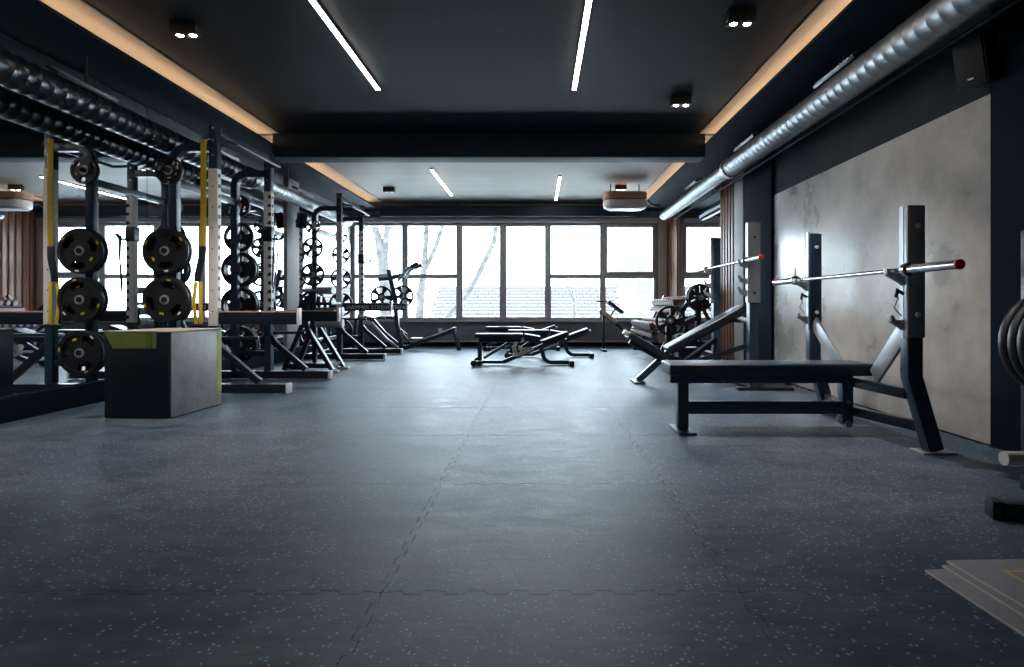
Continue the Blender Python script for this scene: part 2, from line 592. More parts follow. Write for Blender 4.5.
pipe = MB().tube([(-3.2, BACK_Y - 0.06, 0.11), (2.4, BACK_Y - 0.06, 0.11)], 0.014).build('heating_pipe', 'plaster_grey')
tag(pipe, 'thin grey heating pipe running along the foot of the window wall', 'pipe')
wsock = MB().cbox((-2.05, BACK_Y - 0.0185, 0.34), 0.09, 0.012, 0.09).build('wall_socket', 'white_plastic', bevel=0.003)
tag(wsock, 'small pale wall socket under the windows beside the row machine', 'socket')
header = MB().box(-3.25, 2.05, BACK_Y - 0.28, BACK_Y - 0.001, 2.69, 2.91).build('trim_4', 'beam_paint', bevel=0.005)
tag(header, kind='structure')
ht = MB().box(-3.9, 2.5, BACK_Y - 0.10, BACK_Y - 0.002, 2.60, 2.69).build('trim_5', 'plaster_grey', bevel=0.004)
tag(ht, kind='structure')


def window(n, x0, x1, transom, opener=False):
    w = struct('window_%d' % n, (0, BACK_Y, 0))
    z0, z1 = 0.545, 2.60
    f = 0.062 if not opener else 0.072
    fr = MB()
    fr.box(x0, x0 + f, 0.02, 0.10, z0, z1); fr.box(x1 - f, x1, 0.02, 0.10, z0, z1)
    fr.box(x0 + f, x1 - f, 0.02, 0.10, z0, z0 + f); fr.box(x0 + f, x1 - f, 0.02, 0.10, z1 - f, z1)
    fr.build('window_frame', 'window_frame', w, bevel=0.004)
    zs = [(z0 + f, z1 - f)]
    if transom:
        MB().box(x0 + f, x1 - f, 0.02, 0.10, 1.43, 1.52).build('transom', 'window_frame', w, bevel=0.004)
        zs = [(z0 + f, 1.43), (1.52, z1 - f)]
    for a, c in zs:
        MB().box(x0 + f + 0.001, x1 - f - 0.001, 0.055, 0.061, a + 0.001, c - 0.001).build('pane', 'window_glass', w, smooth=0)
    return w


def wx(u):
    return (u - U0) / FPX * BACK_Y


for n, (u0, u1, tr, op) in enumerate([(351.5, 404.5, True, False), (404.5, 459, True, False), (459, 503, False, True),
                                      (503, 548.2, False, True), (548.2, 603, True, False), (603, 657, True, False)]):
    w = window(n + 1, wx(u0), wx(u1), tr, op)
    if n == 5:
        x0, x1 = wx(u0) + 0.045, wx(u1) - 0.045
        m = MB()
        m.box(x0, x0 + 0.05, 0.0, 0.05, 1.52, 2.555); m.box(x1 - 0.05, x1, 0.0, 0.05, 1.52, 2.555)
        m.box(x0 + 0.05, x1 - 0.05, 0.0, 0.05, 1.52, 1.57); m.box(x0 + 0.05, x1 - 0.05, 0.0, 0.05, 2.505, 2.555)
        m.build('sash', 'window_frame', w, bevel=0.004)
        MB().box(x0 + 0.015, x0 + 0.035, -0.04, -0.001, 1.95, 2.07).build('window_handle', 'black_plastic', w, bevel=0.003)

# ------------------------------------------------------------------ ceiling, soffits, beam
ce = MB().box(WL - 0.25, WR + 0.25, -2.3, 7.45, ZC, ZC + 0.2).build('ceiling', 'ceiling_paint', smooth=0)
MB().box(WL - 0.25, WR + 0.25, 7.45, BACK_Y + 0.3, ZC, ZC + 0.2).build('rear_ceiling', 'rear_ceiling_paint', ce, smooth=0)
tag(ce, kind='structure')
for nm, x0, x1, lipx, ledx in (('trim_6', WL - 0.02, -3.30, -3.30, -3.42), ('trim_7', 2.08, WR, 2.08, 2.20)):
    s = struct(nm, (0, 0, ZS))
    MB().box(x0, x1, -2.25, BACK_Y - 0.002, 0, 0.025).build('soffit_board', 'soffit_paint', s, bevel=0.003)
    MB().box(*((WL - 0.02, -3.205) if x0 < 0 else (2.005, WR)), -2.25, 7.32, ZC - 0.012 - ZS, ZC - 0.0005 - ZS).build('cove_board', 'cove_paint', s, smooth=0)
    MB().box(*((WL - 0.02, -3.205) if x0 < 0 else (2.005, WR)), 7.63, BACK_Y - 0.3, ZC - 0.012 - ZS, ZC - 0.0005 - ZS).build('cove_board', 'cove_paint', s, smooth=0)
    MB().box(ledx - 0.012, ledx + 0.012, -2.2, BACK_Y - 0.3, 0.0255, 0.04).build('cove_strip', 'cove_light', s, smooth=0)
bm_ = MB().box(-3.30, 2.08, 7.33, 7.62, 2.70, ZC - 0.001).build('trim_8', 'beam_paint', bevel=0.006)
tag(bm_, kind='structure')


def led(x, y0, y1, label):
    t = thing('ceiling_light', label, 'light', (x, y0, ZC - 0.03), 0, 'slim linear ceiling lights')
    MB().box(-0.022, 0.022, 0, y1 - y0, 0.006, 0.0295).build('housing', 'black_plastic', t)
    MB().box(-0.018, 0.018, 0.01, y1 - y0 - 0.01, 0.0, 0.0055).build('diffuser', 'led_light', t, smooth=0)


led(-1.57, 2.6, 5.80, 'long glowing linear ceiling light, the left one before the beam')
led(0.355, 2.6, 5.80, 'long glowing linear ceiling light, the right one before the beam')
led(-1.66, 9.2, 11.35, 'short glowing linear ceiling light, the left one beyond the beam')
led(0.36, 9.7, 11.85, 'short glowing linear ceiling light, the right one beyond the beam')


def spotlight(x, y, label, lit=True):
    t = thing('twin_spotlight', label, 'light', (x, y, ZC - 0.085), 0, 'twin ceiling spotlights')
    MB().box(-0.10, 0.10, -0.055, 0.055, 0.0, 0.0845).build('housing', 'black_plastic', t, bevel=0.004)
    for s in (-1, 1):
        MB().lathe([(0.030, -0.004), (0.040, -0.004), (0.040, 0.0), (0.030, 0.0)], (s * 0.05, 0, -0.0005), n=16).build('bezel', 'black_plastic', t)
        MB().lathe([(0.0, -0.006), (0.018, -0.005), (0.026, 0.0)], (s * 0.05, 0, -0.0008), n=14, closed=False).build(
            'bulb', 'spot_bulb' if lit else 'white_plastic', t)
    if lit:
        l = bpy.data.lights.new('spot_beam', 'SPOT')
        l.energy = SPOT_W
        l.color = (1.0, 0.90, 0.80)
        l.spot_size = math.radians(95)
        l.spot_blend = 0.7
        l.shadow_soft_size = 0.04
        lo = bpy.data.objects.new('spot_beam', l)
        COL.objects.link(lo)
        lo.parent = t
        lo.location = (0, 0, -0.02)


spotlight(-2.68, 4.5, 'lit twin ceiling spotlight above the left racks')
spotlight(1.48, 4.32, 'lit twin ceiling spotlight nearest the viewer on the right')
spotlight(1.47, 6.07, 'lit twin ceiling spotlight close before the beam on the right')
spotlight(-2.70, 10.7, 'small black ceiling spotlight beyond the beam on the left', False)
spotlight(1.47, 10.5, 'small lit ceiling spotlight above the hanging air unit')


def duct(x, z, y0, y1, collar, label, flip, dm='galvanised'):
    t = thing('ventilation_duct', label, 'duct', (x, y0, z))
    R = 0.115
    L = y1 - y0

    def pipe(ya, yb, Rp, nm, mm):
        rings = []
        k = int((yb - ya) / 0.11)
        for i in range(k):
            q = ya - y0 + i * 0.11
            rings += [(Rp, q), (Rp, q + 0.092), (Rp + 0.002, q + 0.096), (Rp + 0.002, q + 0.104)]
        rings += [(Rp, ya - y0 + k * 0.11), (Rp, yb - y0)]
        MB().lathe(rings, (0, 0, 0), (0, 1, 0), 32, closed=False).build(nm, mm, t, smooth=50)
    pipe(y0, 7.30, R, 'spiral_pipe', dm)
    pipe(7.40, y1, 0.092, 'spiral_pipe', 'galvanised')
    for c in collar:
        MB().lathe([(R * 0.75, -0.05), (R + 0.016, -0.05), (R + 0.016, 0.05), (R * 0.75, 0.05)], (0, c - y0, 0), (0, 1, 0), 32).build('collar', dm, t)
    for c in [y0 + 1.0 + 1.9 * k for k in range(int(L / 1.9))]:
        MB().box(-0.006, 0.006, c - y0 - 0.012, c - y0 + 0.012, R + 0.004, ZS - z - 0.001).build('hanger', 'black_steel', t)
    # slotted air grilles on the room side
    for c in [k for k in (2.6, 4.6, 6.6, 8.9) if y0 < k < y1]:
        g = MB()
        ang = math.radians(118 if flip else 62)
        d = Vector((math.cos(ang), 0, math.sin(ang)))
        sd = Vector((0, 1, 0)).cross(d)
        rot = Matrix((sd, Vector((0, 1, 0)), d)).transposed()
        ctr = d * (R + 0.02) + Vector((0, c - y0, 0))
        g.cbox(ctr, 0.10, 0.62, 0.03, rot)
        gr = g.build('air_grille', 'black_steel', t, bevel=0.003)
        for k in range(12):
            MB().cbox(ctr + d * 0.019 + Vector((0, -0.27 + k * 0.049, 0)), 0.08, 0.012, 0.007, rot).build('louvre', 'galvanised', gr)
    return t


duct(2.40, 2.57, -2.0, 11.2, [7.35], 'large silver ribbed ventilation duct under the right ceiling edge', True)
duct(-3.60, 2.45, -2.0, 11.2, [7.35], 'large ribbed ventilation duct above the left racks', False, 'dark_duct')
cd = MB().tube([(2.52, -2, 2.455), (2.52, 10.9, 2.455)], 0.014).build('conduit_pipe', 'soffit_paint')
tag(cd, 'thin metal conduit pipe beside the right ventilation duct', 'pipe')
for yy in (0.0, 3.0, 6.0, 8.6):
    MB().box(2.53 - 0.006, 2.53 + 0.006, yy - 0.01, yy + 0.01, 2.465, ZS - 0.001).build('hanger', 'black_steel', cd)

# hanging air unit near the right windows
t = thing('ceiling_air_unit', 'rounded hanging air unit with wooden side and reflective underside near the windows', 'air unit', (1.53, 10.4, 2.52))
pts = []
for i in range(20):
    a = 2 * math.pi * i / 20
    cx = 0.22 if math.cos(a) > 0 else -0.22
    pts.append((cx + 0.17 * math.cos(a), 0.2 * math.sin(a)))
MB().prism(pts, (0, 0, 0.20), (1, 0, 0), (0, 1, 0), 0.12).build('casing', 'wood_veneer', t, bevel=0.012)
MB().prism([(x * 0.98, y * 0.97) for x, y in pts], (0, 0, 0.04), (1, 0, 0), (0, 1, 0), 0.159).build('reflector_tray', 'white_plastic', t, bevel=0.06, segs=4)  # mirrored window and floor light is put into the white colour
MB().prism([(x * 0.8, y * 0.8) for x, y in pts], (0, 0, 0.025), (1, 0, 0), (0, 1, 0), 0.0145).build('diffuser', 'white_plastic', t, bevel=0.004)
for s in (-1, 1):
    MB().cyl((s * 0.25, 0, 0.321), (s * 0.25, 0, ZC - 2.521), 0.010).build('hanger_rod', 'black_steel', t)
MB().tube([(0.40, 0, 0.20), (0.47, 0.0, 0.12), (0.56, 0.02, 0.10), (0.62, 0.05, 0.12)], 0.016).build('cable', 'black_plastic', t)

# loudspeakers
def speaker(loc, rz, tilt, w, h, d, label):
    t = thing('loudspeaker', label, 'speaker', loc, rz)
    R = Euler((tilt, 0, 0)).to_matrix()
    MB().cbox((0, 0, 0), w, d, h, R).build('cabinet', 'black_plastic', t, bevel=0.012)
    MB().cbox(R @ Vector((0, -d / 2 - 0.006, 0)), w * 0.9, 0.01, h * 0.92, R).build('grille', 'speaker_grille', t, bevel=0.003)
    MB().cbox(R @ Vector((0, -d / 2 - 0.0125, -h * 0.37)), w * 0.18, 0.003, h * 0.035, R).build('badge', 'white_mark', t)
    MB().bar((0, d * 0.45, 0), (0, d * 0.5 + 0.09, 0), 0.04, 0.06).build('wall_bracket', 'black_steel', t)
    return t


speaker((2.675, 3.60, 2.36), math.radians(-70), math.radians(12), 0.19, 0.32, 0.13, 'black loudspeaker mounted high on the right wall beside the duct')
speaker((-3.74, 9.33, 2.20), math.radians(52), math.radians(14), 0.12, 0.24, 0.11, 'small black loudspeaker fixed to the grey column on the left')

# ------------------------------------------------------------------ weight plates
def plate_meshes(kind, R, th):
    """meshes around the y axis, front face towards -y, bore for a 50 mm peg"""
    parts = []
    m = MB()
    n = 32
    if kind == 'grip':
        m.lathe([(R * 0.80, -th * 0.5), (R * 0.97, -th * 0.5), (R, -th * 0.3), (R, th * 0.3), (R * 0.97, th * 0.5), (R * 0.80, th * 0.5)], n=n, axis=(0, 1, 0))
        m.lathe([(0.046, -th * 0.42), (R * 0.50, -th * 0.36), (R * 0.50, th * 0.36), (0.046, th * 0.42)], n=n, axis=(0, 1, 0))
        for k in range(3):
            a0 = 2 * math.pi * k / 3 + math.pi / 2
            w = 0.58
            arc = []
            for i in range(7):
                a = a0 - w + 2 * w * i / 6
                arc.append((R * 0.81 * math.cos(a), R * 0.81 * math.sin(a)))
            for i in range(7):
                a = a0 + w - 2 * w * i / 6
                arc.append((R * 0.49 * math.cos(a), R * 0.49 * math.sin(a)))
            m.prism(arc, (0, th * 0.34, 0), (1, 0, 0), (0, 0, 1), th * 0.68)
    else:
        m.lathe([(R * 0.84, -th * 0.5), (R * 0.97, -th * 0.5), (R, -th * 0.3), (R, th * 0.3), (R * 0.97, th * 0.5), (R * 0.84, th * 0.5)], n=n, axis=(0, 1, 0))
        m.lathe([(0.046, -th * 0.45), (R * 0.36, -th * 0.36), (R * 0.36, th * 0.36), (0.046, th * 0.45)], n=n, axis=(0, 1, 0))
        for k in range(5):
            a0 = 2 * math.pi * k / 5 + math.pi / 2
            w = 0.27
            arc = []
            for i in range(5):
                a = a0 - w + 2 * w * i / 4
                arc.append((R * 0.85 * math.cos(a), R * 0.85 * math.sin(a)))
            for i in range(5):
                a = a0 + w - 2 * w * i / 4
                arc.append((R * 0.35 * math.cos(a), R * 0.35 * math.sin(a)))
            m.prism(arc, (0, th * 0.32, 0), (1, 0, 0), (0, 0, 1), th * 0.64)
    parts.append(('disc', m.mesh('disc', 'rubber_black', smooth=40)))
    h = MB().lathe([(0.0262, -th * 0.47), (0.0455, -th * 0.47), (0.0455, th * 0.47), (0.0262, th * 0.47)], n=20, axis=(0, 1, 0))
    parts.append(('hub_sleeve', h.mesh('hub_sleeve', 'brushed_steel')))
    if kind == 'grip':
        yk = -th * 0.5 - 0.0008
        for k in range(3):
            a0 = 2 * math.pi * k / 3 + math.pi / 2 + math.pi / 3
            q = MB()
            c = Vector((R * 0.88 * math.cos(a0), yk, R * 0.88 * math.sin(a0)))
            tdir = Vector((-math.sin(a0), 0, math.cos(a0))); rdir = Vector((math.cos(a0), 0, math.sin(a0)))
            q.cbox(c, R * 0.17, 0.0015, R * 0.075, Matrix((tdir, Vector((0, 1, 0)), rdir)).transposed())
            parts.append(('number_mark', q.mesh('number_mark', 'yellow_mark' if k else 'white_mark')))
        for k in range(1):
            a0 = 2 * math.pi * k / 3 + math.pi / 2
            c = Vector((R * 0.62 * math.cos(a0), -th * 0.34 - 0.0008, R * 0.62 * math.sin(a0)))
            tdir = Vector((-math.sin(a0), 0, math.cos(a0))); rdir = Vector((math.cos(a0), 0, math.sin(a0)))
            q = MB().cbox(c, R * 0.18, 0.0015, R * 0.10, Matrix((tdir, Vector((0, 1, 0)), rdir)).transposed())
            parts.append(('weight_mark', q.mesh('weight_mark', 'yellow_mark' if k != 1 else 'white_mark')))
    return parts


PM = {}


def plate(kind, R, th, loc, rz, roll, label, group):
    key = (kind, R, th)
    if key not in PM:
        PM[key] = plate_meshes(kind, R, th)
    t = thing('weight_plate', label, 'weight plate', loc, 0, group)
    t.rotation_euler = (0, 0, 0)
    t.rotation_mode = 'XYZ'
    t.matrix_world = Matrix.Translation(loc) @ Matrix.Rotation(rz, 4, 'Z') @ Matrix.Rotation(roll, 4, 'Y')
    for nm, me in PM[key]:
        o = bpy.data.objects.new(nm, me)
        COL.objects.link(o)
        o.parent = t
    return t


# ------------------------------------------------------------------ power racks
def arc(c, r, a0, a1, n, ex, ez):
    c = Vector(c); ex = Vector(ex); ez = Vector(ez)
    return [c + ex * (r * math.cos(a0 + (a1 - a0) * i / n)) + ez * (r * math.sin(a0 + (a1 - a0) * i / n)) for i in range(n + 1)]


RW = 1.14
XU, XR = 0.0, -0.39       # local x of the front uprights and of the storage posts


def rack(loc, label, arm_z, lettered, plates):
    t = thing('power_rack', label, 'rack', loc, 0, 'power racks along the left mirror')
    H = 2.62
    up_w = 0.078
    for k, yy in enumerate((0.0, RW)):
        u = MB().box(-up_w / 2, up_w / 2, yy - up_w / 2, yy + up_w / 2, 0.10, H).build('upright', 'navy_steel', t, bevel=0.006)
        for z in (2.30, 2.44, 2.56):
            MB().cyl((0, yy - up_w / 2 - 0.006, z), (0, yy - up_w / 2 - 0.0005, z), 0.011, 10).build('bolt', 'brushed_steel', u)
        ins = MB().box(-up_w / 2 - 0.004, up_w / 2 + 0.006, yy - up_w / 2 - 0.004, yy + up_w / 2 - 0.012, 0.66, 2.17)
        ip = ins.build('height_scale', 'pale_insert', t, bevel=0.004)
        s = MB()
        for i in range(15):
            z = 0.72 + i * 0.099
            s.cbox((up_w / 2 + 0.0075, yy - 0.006, z), 0.003, 0.040, 0.034)
        if k == 1:
            for i in range(15):
                s.cbox((0.028, yy - up_w / 2 - 0.0055, 0.72 + i * 0.099), 0.034, 0.003, 0.040)
        tag(s.build('slot_row', 'black_plastic', ip), kind='stuff')
        s = MB()
        for i in range(7):
            s.cyl((0.0, yy - up_w / 2 - 0.0065, 0.80 + i * 0.2), (0.0, yy - up_w / 2 - 0.0045, 0.80 + i * 0.2), 0.007, 8)
        tag(s.build('pin_holes', 'black_plastic', ip), kind='stuff')
        # foot: base tube, diagonal brace, end cap
        MB().box(-0.60, 0.70, yy - 0.05, yy + 0.05, 0.012, 0.099).build('base_tube', 'black_steel', t, bevel=0.008)
        MB().box(0.701, 0.725, yy - 0.05, yy + 0.05, 0.008, 0.104).build('end_cap', 'pale_insert', t, bevel=0.006)
        MB().rpath([(0.02, yy - 0.0, 0.50), (0.075, yy - 0.0, 0.42), (0.43, yy - 0.0, 0.115)], 0.06, 0.06, (0, 1, 0)).build('brace', 'black_steel', t, bevel=0.006)
        # storage post with curved top
        ppts = [(XR, yy, 0.10), (XR, yy, 2.24)] + arc((XR + 0.14, yy, 2.24), 0.14, math.pi, math.pi / 2, 6, (1, 0, 0), (0, 0, 1))[1:] + [(-0.04, yy, 2.38)]
        MB().rpath(ppts, 0.075, 0.075, (0, 1, 0)).build('storage_post', 'navy_steel', t, bevel=0.006)
        MB().bar((XR + 0.04, yy, 0.30), (-0.04, yy, 0.30), 0.06, 0.06).build('lower_link', 'black_steel', t, bevel=0.005)
        sgn = -1 if k == 0 else 1
        for z in [p[0] for p in plates[k]]:
            MB().cyl((XR, yy + sgn * 0.0385, z), (XR, yy + sgn * 0.172, z), 0.0245, 16).build('plate_peg', 'black_steel', t)
        # bar catch
        jz = 1.68
        if k == 1:
            j = MB().box(-up_w / 2 - 0.012, up_w / 2 + 0.014, yy - up_w / 2 - 0.012, yy + up_w / 2 + 0.012, jz - 0.085, jz + 0.085).build('bar_catch', 'black_steel', t, bevel=0.006)
            MB().rpath([(up_w / 2 + 0.015, yy, jz - 0.055), (up_w / 2 + 0.10, yy, jz - 0.055), (up_w / 2 + 0.15, yy, jz + 0.01)], 0.05, 0.022, (0, 0, 1)).build('hook', 'black_steel', j, bevel=0.004)
        # spotter arm
        az = arm_z
        a = MB().box(up_w / 2 + 0.010, 0.80, yy - 0.03, yy + 0.03, az - 0.058, az + 0.058).build('spotter_arm', 'black_steel', t, bevel=0.006)
        MB().box(up_w / 2 + 0.012, 0.77, yy - 0.026, yy + 0.026, az + 0.0585, az + 0.072).build('liner', 'pink_liner', a, bevel=0.003)
        MB().box(0.8005, 0.824, yy - 0.034, yy + 0.034, az - 0.062, az + 0.10).build('stop_plate', 'pale_insert', a, bevel=0.004)
        MB().box(-up_w / 2 - 0.014, up_w / 2 + 0.016, yy + up_w / 2 + 0.001, yy + up_w / 2 + 0.014, az - 0.10, az + 0.075).build('arm_bracket', 'black_steel', a, bevel=0.006)
        MB().bar((up_w / 2 + 0.016, yy, az - 0.19), (0.42, yy, az - 0.19), 0.03, 0.03).build('under_bar', 'black_steel', a, bevel=0.003)
        if lettered:
            text('HAMMER STRENGTH', 0.088, a, (0.12, yy - 0.0315, az - 0.004), (math.pi / 2, 0, 0), 'white_mark', 0.0008)
    # cross members
    MB().bar((0, up_w / 2, 2.55), (0, RW - up_w / 2, 2.55), 0.05, 0.07).build('top_crossbar', 'navy_steel', t, bevel=0.005)
    MB().bar((XR, 0.038, 2.05), (XR, RW - 0.038, 2.05), 0.05, 0.07).build('rear_crossbar', 'navy_steel', t, bevel=0.005)
    MB().bar((XR, 0.038, 0.30), (XR, RW - 0.038, 0.30), 0.05, 0.07).build('rear_crossbar', 'navy_steel', t, bevel=0.005)
    MB().bar((-0.56, 0.05, 0.055), (-0.56, RW - 0.05, 0.055), 0.06, 0.07).build('base_crossbar', 'black_steel', t, bevel=0.005)
    MB().tube([(0.03, 0.039, 2.46), (0.16, 0.10, 2.44), (0.16, RW - 0.10, 2.44), (0.03, RW - 0.039, 2.46)], 0.017, 12).build('pull_up_bar', 'black_steel', t)
    return t


Rx = -3.12
PZ1 = [(2.14, 0.130), (1.37, 0.215), (0.91, 0.215), (0.41, 0.215)]
PZ1b = [(2.02, 0.130), (1.66, 0.175), (1.28, 0.205), (0.86, 0.215), (0.40, 0.215)]
PZ2 = [(2.09, 0.115), (1.76, 0.160), (1.34, 0.185), (0.88, 0.215), (0.41, 0.215)]
rack((Rx, 5.70, 0), 'tall black power rack nearest the viewer behind the padded box', 0.73, False, [PZ1, PZ1b])
rack((Rx, 9.28, 0), 'tall black power rack with lettered arms close to the windows', 0.83, True, [PZ2, PZ2])
where = [('near side of the near rack', 5.70, -1, PZ1, 'grip'), ('window side of the near rack', 5.70 + RW, 1, PZ1b, 'grip'),
         ('near side of the far rack', 9.28, -1, PZ2, 'spoke'), ('window side of the far rack', 9.28 + RW, 1, PZ2, 'spoke')]
for wtxt, yy, sg, PZ, kind in where:
    for i, (z, R) in enumerate(PZ):
        big = 'large' if R > 0.2 else ('small' if R < 0.14 else 'medium')
        plate(kind, R, 0.045, (Rx + XR, yy + sg * 0.085, z - 0.0012), 0 if sg < 0 else math.pi, random.uniform(0, 6.28),
              '%s black %s plate, %s from top on the %s' % (big, 'grip' if kind == 'grip' else 'spoked', ORD[i], wtxt),
              'weight plates stored on the power racks')
        if R > 0.2 and kind == 'grip':
            plate(kind, R, 0.045, (Rx + XR, yy + sg * 0.138, z - 0.0012), 0 if sg < 0 else math.pi, random.uniform(0, 6.28),
                  'outer large black grip plate, %s level down on the %s' % (ORD[i], wtxt),
                  'weight plates stored on the power racks')

# suspension trainer hanging from the near rack
t = thing('suspension_trainer', 'yellow and black suspension strap hanging on the near rack upright', 'strap', (Rx - 0.063, 5.615, 1.0))
MB().cyl((0.0, 0.0, 1.42), (0.05, 0.034, 1.455), 0.006, 8).build('carabiner', 'brushed_steel', t)
MB().rpath([(0, 0, 1.44), (0.002, -0.005, 1.0), (-0.002, -0.004, 0.42)], 0.055, 0.006, (0, 1, 0)).build('anchor_strap', 'yellow_strap', t, bevel=0.001)
MB().rpath([(-0.004, -0.003, 0.419), (-0.012, -0.01, 0.3), (-0.045, -0.012, 0.15), (-0.05, -0.012, 0.08)], 0.06, 0.022, (0, 1, 0)).build('main_strap', 'vinyl_black', t, bevel=0.004)
for s, dx in ((0, -0.075), (1, -0.015)):
    MB().rpath([(dx * 0.9, -0.01 - s * 0.012, 0.079), (dx * 1.15, -0.012 - s * 0.012, -0.12), (dx * 0.85, -0.012 - s * 0.012, -0.32)], 0.035, 0.005, (0, 1, 0)).build('lower_strap', 'yellow_strap', t, bevel=0.001)
    MB().cyl((dx * 0.85 - 0.055, -0.012 - s * 0.014, -0.335), (dx * 0.85 + 0.045, -0.012 - s * 0.014, -0.335), 0.016, 12).build('grip_handle', 'vinyl_black', t)

# second band hung on the far side of the same rack
t = thing('resistance_band', 'thin black resistance band looped over the near rack arm hook', 'band', (Rx + 0.07, 6.80, 0))
pts = [(0.035, 0, 1.665), (0.05, 0, 1.40), (0.02, -0.02, 1.10), (0.015, -0.02, 1.02), (0.0, -0.03, 1.1), (0.02, -0.045, 1.4), (0.035, -0.04, 1.665)]
MB().tube(pts, 0.009, 8, (0, 1, 0)).build('band_loop', 'rubber_black', t)

# ------------------------------------------------------------------ padded jump box
t = thing('plyometric_box', 'dark padded jump box with lime green corner stripe on the floor', 'box', (-3.30, 4.48, 0), math.radians(-3.5))
W_, D_, H_ = 0.525, 0.66, 0.66
MB().box(0.004, W_ - 0.006, 0, D_, 0.0, H_ - 0.012).build('core', 'vinyl_navy', t, bevel=0.012)
MB().box(W_ - 0.0055, W_ + 0.004, 0.012, D_ - 0.012, 0.006, H_ - 0.014).build('side_cover', 'vinyl_grey', t, bevel=0.004)
MB().box(0.0, W_ + 0.002, 0.0, D_, H_ - 0.0115, H_).build('top_cover', 'box_top', t, bevel=0.005)
k = 4.48 / FPX
zt = H_ - 0.013
st = [(0.006, zt), (0.345, zt), (0.345, zt - 0.118), (0.078, zt - 0.118)]
MB().prism(st, (0, -0.0005, 0), (1, 0, 0), (0, 0, 1), 0.002).build('front_stripe', 'lime_vinyl', t)
for x0, x1 in ((0.350, 0.366), (0.371, 0.382), (0.388, 0.420)):
    MB().box(x0, x1, -0.0025, -0.0005, zt - 0.118, zt).build('stripe_bar', 'lime_vinyl', t)
MB().box(W_ + 0.0045, W_ + 0.006, D_ - 0.075, D_ - 0.016, 0.12, H_ - 0.03).build('side_stripe', 'lime_vinyl', t)
for z in (0.075, 0.095):
    MB().box(W_ + 0.0045, W_ + 0.006, D_ - 0.075, D_ - 0.016, z, z + 0.012).build('stripe_bar', 'lime_vinyl', t)

# ------------------------------------------------------------------ roller bench between the racks
t = thing('roller_bench', 'black back-extension bench with grey rollers between the two racks', 'bench', (-2.95, 7.55, 0))
for yy in (0.0, 0.42):
    MB().rpath([(0.0, yy, 0.98), (0.0, yy, 0.56), (0.32, yy, 0.03)], 0.05, 0.075, (0, 1, 0)).build('side_leg', 'black_steel', t, bevel=0.006)
    MB().rpath([(-0.02, yy, 0.72), (-0.30, yy, 0.03)], 0.05, 0.06, (0, 1, 0)).build('rear_leg', 'black_steel', t, bevel=0.006)
    MB().box(0.24, 0.40, yy - 0.04, yy + 0.04, 0.0, 0.029).build('foot', 'pale_insert', t, bevel=0.004)
    MB().box(-0.40, -0.24, yy - 0.04, yy + 0.04, 0.0, 0.029).build('foot', 'black_plastic', t, bevel=0.004)
MB().box(-0.28, 0.30, 0.026, 0.394, 0.05, 0.11).build('base_frame', 'black_steel', t, bevel=0.006)
MB().prism([(-0.25, 0.70), (-0.02, 0.98), (0.10, 1.04), (0.10, 0.92), (0.0, 0.70)], (0, 0.02, 0), (1, 0, 0), (0, 0, 1), -0.03).build('side_plate', 'black_steel', t, bevel=0.004)
MB().cyl((0.11, 0.06, 1.05), (0.30, 0.06, 1.05), 0.045, 20).build('roller', 'vinyl_grey', t)
MB().cyl((-0.08, 0.06, 1.05), (0.105, 0.06, 1.05), 0.02, 12).build('roller_axle', 'brushed_steel', t)
MB().box(0.0, 0.30, 0.024, 0.40, 0.86, 0.90).build('thigh_pad', 'vinyl_black', t, bevel=0.012)
for zz in (0.78, 0.62):
    MB().cyl((0.03, 0.20, zz), (0.36, 0.20, zz), 0.05, 20).build('ankle_roller', 'vinyl_grey', t)
    MB().cyl((0.365, 0.20, zz), (0.39, 0.20, zz), 0.058, 20).build('roller_cap', 'white_plastic', t)
MB().bar((0.02, 0.20, 0.10), (0.02, 0.20, 0.90), 0.05, 0.05, (1, 0, 0)).build('centre_post', 'black_steel', t, bevel=0.005)

# ------------------------------------------------------------------ plate-loaded row machine by the left windows
t = thing('row_machine', 'plate-loaded row machine with raised handles before the left windows', 'machine', (-2.65, 11.35, 0))
MB().rpath([(-0.82, 0, 0.66), (-0.55, 0, 0.60), (-0.30, 0, 0.32), (0.0, 0, 0.07), (0.12, 0, 0.05), (1.06, 0, 0.40)], 0.08, 0.07, (0, 1, 0)).build('main_frame', 'navy_steel', t, bevel=0.006)
MB().rpath([(-0.84, -0.16, 0.52), (-0.50, -0.16, 0.52), (-0.22, -0.16, 0.22), (0.0, -0.16, 0.05)], 0.05, 0.05, (0, 1, 0)).build('side_rail', 'brushed_steel', t, bevel=0.005)
for yy in (-0.10, 0.10):
    MB().bar((1.03, yy, 0.42), (1.14, yy, 0.0), 0.05, 0.06, (0, 1, 0)).build('front_leg', 'navy_steel', t, bevel=0.005)
MB().bar((1.04, -0.13, 0.415), (1.04, 0.13, 0.415), 0.06, 0.05).build('leg_crossbar', 'navy_steel', t, bevel=0.005)
for xx in (-0.80,):
    for yy in (-0.16, 0.16):
        MB().bar((xx, yy, 0.56), (xx - 0.05, yy, 0.0), 0.05, 0.06, (0, 1, 0)).build('rear_leg', 'black_steel', t, bevel=0.005)
MB().bar((-0.80, -0.19, 0.56), (-0.80, 0.19, 0.56), 0.06, 0.05).build('leg_crossbar', 'black_steel', t, bevel=0.005)
MB().rpath([(0.02, 0, 0.10), (-0.06, 0, 0.50), (-0.10, 0, 1.0), (-0.22, 0, 1.55)], 0.08, 0.09, (0, 1, 0)).build('lever_arm', 'navy_steel', t, bevel=0.006)
MB().rpath([(-0.42, 0, 1.36), (-0.18, 0, 1.38), (0.10, 0, 1.47)], 0.07, 0.10, (0, 1, 0)).build('handle_beam', 'navy_steel', t, bevel=0.006)
